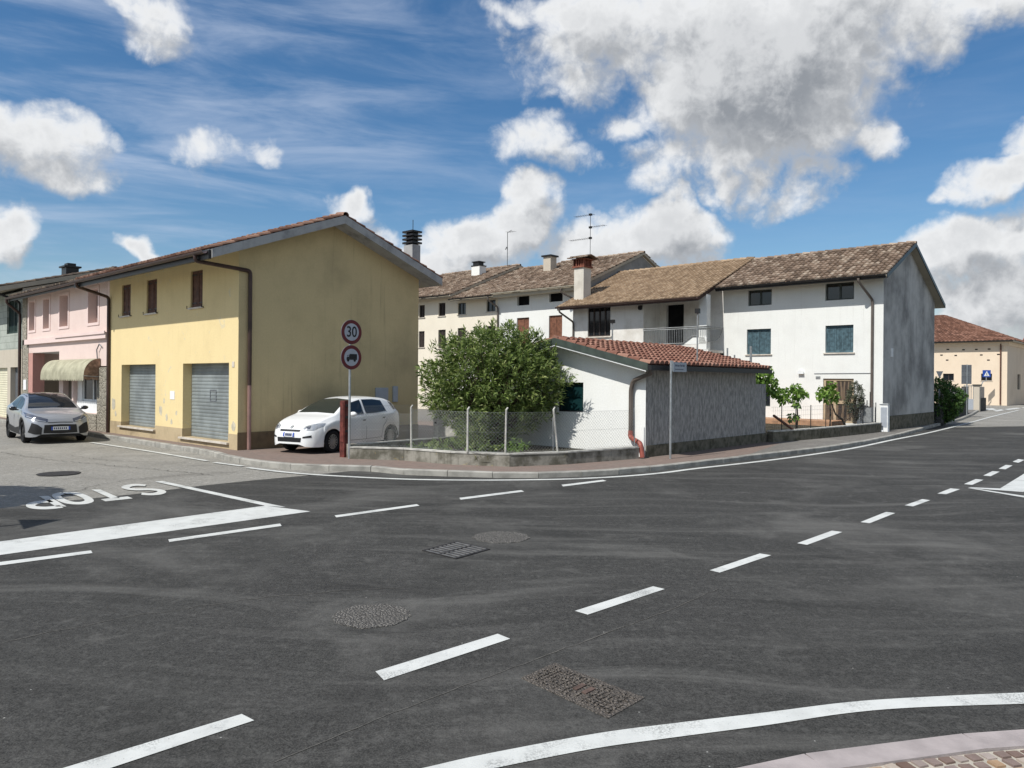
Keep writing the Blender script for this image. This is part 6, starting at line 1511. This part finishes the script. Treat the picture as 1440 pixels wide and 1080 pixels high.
# white hatchback, parked nose out beside the yellow gable
f_c = TL(G(466, 636.3, .12)); r_c = Vector((f_c.x - .62, f_c.y + 2.44, .12))
fwd_t = (Vector((f_c.x, f_c.y, 0)) - Vector((r_c.x, r_c.y, 0))).normalized(); left_t = Vector((-fwd_t.y, fwd_t.x, 0))
mid = (Vector((f_c.x, f_c.y, 0)) + Vector((r_c.x, r_c.y, 0))) / 2 - left_t * .74
pw = T(mid.x, mid.y, .117); fw_w = ROT @ fwd_t
spec = dict(L=4.03, fo=.82, wb=2.51, ar=.345, wr=.3, Wmax=.845, rail=.88,
    zb=[(0, .26), (.05, .2), (.3, .18), (2, .19), (3.7, .22), (4.03, .34)],
    W=[(0, .34), (.03, .5), (.1, .62), (.22, .72), (.45, .8), (.85, .835), (1.6, .845), (2.8, .845), (3.4, .82), (3.75, .76), (3.95, .66), (4.03, .55)],
    zs=[(0, .46), (.06, .56), (.2, .66), (.5, .78), (.95, .9), (1.6, .94), (2.6, .985), (3.4, 1.03), (3.85, 1.0), (4.03, .8)],
    zt=[(0, .5), (.05, .62), (.16, .73), (.35, .84), (.65, .94), (.95, 1.02), (1.35, 1.24), (1.75, 1.4), (2.2, 1.48), (2.6, 1.49), (3.2, 1.455), (3.6, 1.36), (3.85, 1.2), (3.98, 1.02), (4.03, .86)],
    wrf=[(0, .3), (.1, .5), (.3, .62), (.6, .68), (.95, .7), (1.4, .62), (1.8, .57), (2.5, .565), (3.3, .55), (3.7, .52), (4.03, .42)])
t = car_thing('parked_car', 'white hatchback parked nose out on the driveway beside the yellow gable', pw, fw_w)
c = Car(spec, t, M['paint_white'])
for side in (-1, 1):
    c.wheel(.82, side, .3, .19, M['rim'], 14); c.wheel(.82 + 2.51, side, .3, .19, M['rim'], 14)
    k = 'L' if side > 0 else 'R'
    w1 = c.patch(k, [(1.52, 1.18), (1.78, 1.33), (2.12, 1.395)], [(1.5, .985), (1.8, .985), (2.1, .99)], 'side_window', M['car_glass'])
    w1 = c.patch(k, [(2.2, 1.4), (2.7, 1.4), (3.06, 1.36)], [(2.19, 1.0), (2.7, 1.02), (3.14, 1.06)], 'side_window', M['car_glass'])
    w1 = c.patch(k, [(1.22, 1.03), (1.45, 1.14)], [(1.3, .97), (1.45, .975)], 'quarter_window', M['car_glass'], nu=8, nv=4)
    c.patch(k, [(3.42, 1.33), (3.62, 1.27)], [(3.55, 1.08), (3.68, 1.1)], 'quarter_window', M['car_glass'], nu=6, nv=6)
    d = c.seam(k, [(1.28, .32), (1.22, .6), (1.25, .95)], name='door_seam'); c.seam(k, [(2.16, .3), (2.16, .6), (2.17, 1.0)], name='door_seam'); c.seam(k, [(3.15, 1.05), (3.1, .8), (2.92, .62), (2.85, .32)], name='door_seam'); c.seam(k, [(1.3, .3), (2.0, .29), (2.85, .31)], name='sill_seam')
    c.patch(k, [(2.0, .84), (2.12, .84)], [(2.0, .81), (2.12, .81)], 'door_handle', M['car_trim'], .02, nu=4, nv=2); c.patch(k, [(2.88, .88), (3.0, .885)], [(2.88, .85), (3.0, .855)], 'door_handle', M['car_trim'], .02, nu=4, nv=2)
    c.mirror(1.42, 1.02, .86, M['paint_white'], side)
    h = c.patch('F', [(side * .44, .73), (side * .56, .77), (side * .69, .8), (side * .77, .8)], [(side * .42, .66), (side * .55, .62), (side * .68, .63), (side * .775, .74)], 'headlight', M['lamp'], .008, nu=18, nv=8)
    c.patch('F', [(side * .5, .715), (side * .6, .735)], [(side * .5, .66), (side * .6, .66)], 'lamp_reflector', M['lamp_dark'], .012, parent=h, nu=6, nv=4)
    c.patch('F', [(side * .46, .46), (side * .66, .5)], [(side * .46, .42), (side * .66, .44)], 'fog_trim', M['car_trim'], .008, nu=8, nv=3)
    c.patch('B', [(side * .56, 1.22), (side * .66, 1.1)], [(side * .6, .84), (side * .72, .86)], 'tail_light', M['sign_red'], .008, nu=6, nv=10)
c.patch('F', [(-.5, 1.395), (0, 1.43), (.5, 1.395)], [(-.64, 1.04), (0, 1.06), (.64, 1.04)], 'windscreen', glossy('windscreen', (.02, .026, .024), .04, .7), .006, nu=30, nv=14)
c.patch('B', [(-.45, 1.32), (.45, 1.32)], [(-.52, 1.08), (.52, 1.08)], 'rear_window', M['car_glass'], .006, nu=20, nv=8)
c.patch('F', [(-.36, .635), (.36, .635)], [(-.34, .585), (.34, .585)], 'upper_grille', M['black'], .006, nu=18, nv=3)
c.patch('F', [(-.42, .43), (.42, .43)], [(-.4, .315), (.4, .315)], 'lower_grille', M['black'], .006, nu=18, nv=4)
plate(c, 'F', -.19, .19, .45, .555)
c.patch('F', [(-.045, .72), (0, .735), (.045, .72)], [(-.045, .67), (0, .655), (.045, .67)], 'badge', M['galv'], .012, nu=8, nv=4)

# silver crossover, parked in front of the pink house
a_ = G(35.5, 621.7); b_ = G(115.5, 619.4)
trk = (b_ - a_).normalized(); ff = Vector((trk.y, -trk.x, 0)); rr_ = ((G(35.5, 621.7) - G(4.4, 614.4)).normalized() * 3 + ff).normalized()
fc = (a_ + b_) / 2; ctr = fc - rr_ * 1.32
t = car_thing('parked_car', 'silver crossover with black roof parked in front of the pink house', (ctr.x, ctr.y, 0), rr_)
spec = dict(L=4.36, fo=.93, wb=2.64, ar=.395, wr=.34, Wmax=.915, rail=.9,
    zb=[(0, .3), (.06, .22), (.3, .2), (2, .22), (4, .26), (4.36, .42)],
    W=[(0, .5), (.02, .6), (.06, .69), (.16, .79), (.42, .88), (.93, .915), (1.6, .89), (2.2, .885), (3.0, .9), (3.55, .915), (4.0, .85), (4.25, .72), (4.36, .6)],
    zs=[(0, .52), (.06, .62), (.2, .74), (.5, .86), (1.1, .96), (1.8, 1.0), (2.6, 1.04), (3.3, 1.1), (3.9, 1.1), (4.25, 1.0), (4.36, .8)],
    zt=[(0, .56), (.04, .7), (.12, .82), (.3, .91), (.7, .99), (1.1, 1.06), (1.5, 1.27), (1.95, 1.46), (2.4, 1.55), (2.75, 1.56), (3.3, 1.5), (3.8, 1.36), (4.15, 1.18), (4.3, 1.06), (4.36, .92)],
    wrf=[(0, .38), (.1, .56), (.3, .68), (.7, .74), (1.1, .76), (1.6, .66), (2.0, .6), (2.8, .585), (3.4, .56), (3.9, .5), (4.36, .4)])
c = Car(spec, t, M['paint_silver'])
for side in (-1, 1):
    c.wheel(.93, side, .34, .22, M['rim_dark'], 5, .72, 1); c.wheel(3.57, side, .34, .22, M['rim_dark'], 5, .72, 1)
    k = 'L' if side > 0 else 'R'
    c.patch(k, [(1.62, 1.2), (1.95, 1.36), (2.35, 1.43)], [(1.55, 1.04), (1.95, 1.05), (2.33, 1.06)], 'side_window', M['car_glass'])
    c.patch(k, [(2.4, 1.435), (2.8, 1.42), (3.2, 1.33)], [(2.39, 1.065), (2.8, 1.09), (3.25, 1.18)], 'side_window', M['car_glass'])
    c.seam(k, [(1.4, .4), (1.38, .7), (1.42, 1.0)], name='door_seam'); c.seam(k, [(2.37, .38), (2.37, .8), (2.38, 1.05)], name='door_seam'); c.seam(k, [(1.4, .4), (2.3, .4), (3.0, .42)], name='sill_seam')
    for xc in (.93, 3.57):
        A = [(xc + .47 * cos(pi * q / 16), .34 + .47 * sin(pi * q / 16)) for q in range(17)]; B = [(xc + .4 * cos(pi * q / 16), .34 + .4 * sin(pi * q / 16)) for q in range(17)]
        c.patch(k, A, B, 'wheel_arch_trim', M['car_trim'], .008, nu=24, nv=2)
    c.patch(k, [(1.36, .5), (2.2, .42), (3.1, .5)], [(1.36, .24), (2.2, .24), (3.1, .27)], 'sill_trim', M['car_trim'], .008, nu=20, nv=3)
    c.mirror(1.6, 1.06, .93, M['car_black'], side)
    h = c.patch('F', [(side * .34, .765), (side * .6, .85), (side * .85, .96)], [(side * .36, .665), (side * .6, .7), (side * .87, .82)], 'headlight', M['lamp_dark'], .008, nu=18, nv=6)
    c.patch('F', [(side * .4, .7), (side * .62, .745), (side * .84, .86)], [(side * .4, .68), (side * .62, .72), (side * .84, .835)], 'daylight_strip', M['lamp'], .013, parent=h, nu=14, nv=2)
    c.patch('F', [(side * .5, .5), (side * .62, .6), (side * .76, .655)], [(side * .52, .29), (side * .7, .3), (side * .84, .36)], 'bumper_vent', M['car_trim'], .008, nu=10, nv=8)
    c.patch('B', [(side * .3, 1.05), (side * .7, 1.06)], [(side * .3, .98), (side * .72, .96)], 'tail_light', M['sign_red'], .008, nu=10, nv=3)
wsm = c.patch('F', [(-.54, 1.47), (0, 1.5), (.54, 1.47)], [(-.7, 1.07), (0, 1.09), (.7, 1.07)], 'windscreen', glossy('windscreen_dark', (.015, .018, .022), .04, .7), .006, nu=30, nv=14)
c.patch('B', [(-.42, 1.4), (.42, 1.4)], [(-.5, 1.12), (.5, 1.12)], 'rear_window', M['car_glass'], .006, nu=20, nv=8)
c.patch('F', [(-.44, .585), (0, .6), (.44, .585)], [(-.47, .33), (0, .31), (.47, .33)], 'lower_grille', M['black'], .006, nu=20, nv=6)
c.patch('F', [(-.66, .29), (0, .285), (.66, .29)], [(-.64, .262), (0, .255), (.64, .262)], 'bumper_lip', M['galv'], .012, nu=20, nv=2)
c.patch('F', [(-.7, .258), (0, .25), (.7, .258)], [(-.66, .21), (0, .205), (.66, .21)], 'valance', M['car_trim'], .01, nu=20, nv=2)
c.patch('F', [(-.34, .665), (0, .675), (.34, .665)], [(-.34, .645), (0, .655), (.34, .645)], 'bonnet_gap', M['black'], .006, nu=16, nv=1)
plate(c, 'F', -.26, .26, .42, .53)
m = MB()
rf_ = []
for i in range(16):
    x = 1.98 + i * .1
    row = []
    for j in range(13):
        y = -.6 + j * .1; h = c.hit((c.cx - x, y, 3), (0, 0, -1)); row.append(None if h[0] is None else h[0] + h[1] * (.006 if h[1].z > 0 else -.006))
    rf_.append(row)
for i in range(15):
    for j in range(12):
        q = (rf_[i][j], rf_[i + 1][j], rf_[i + 1][j + 1], rf_[i][j + 1])
        if all(k is not None for k in q): m.quad(*q)
t.part('roof_panel', m, M['car_black'], smooth_=True)
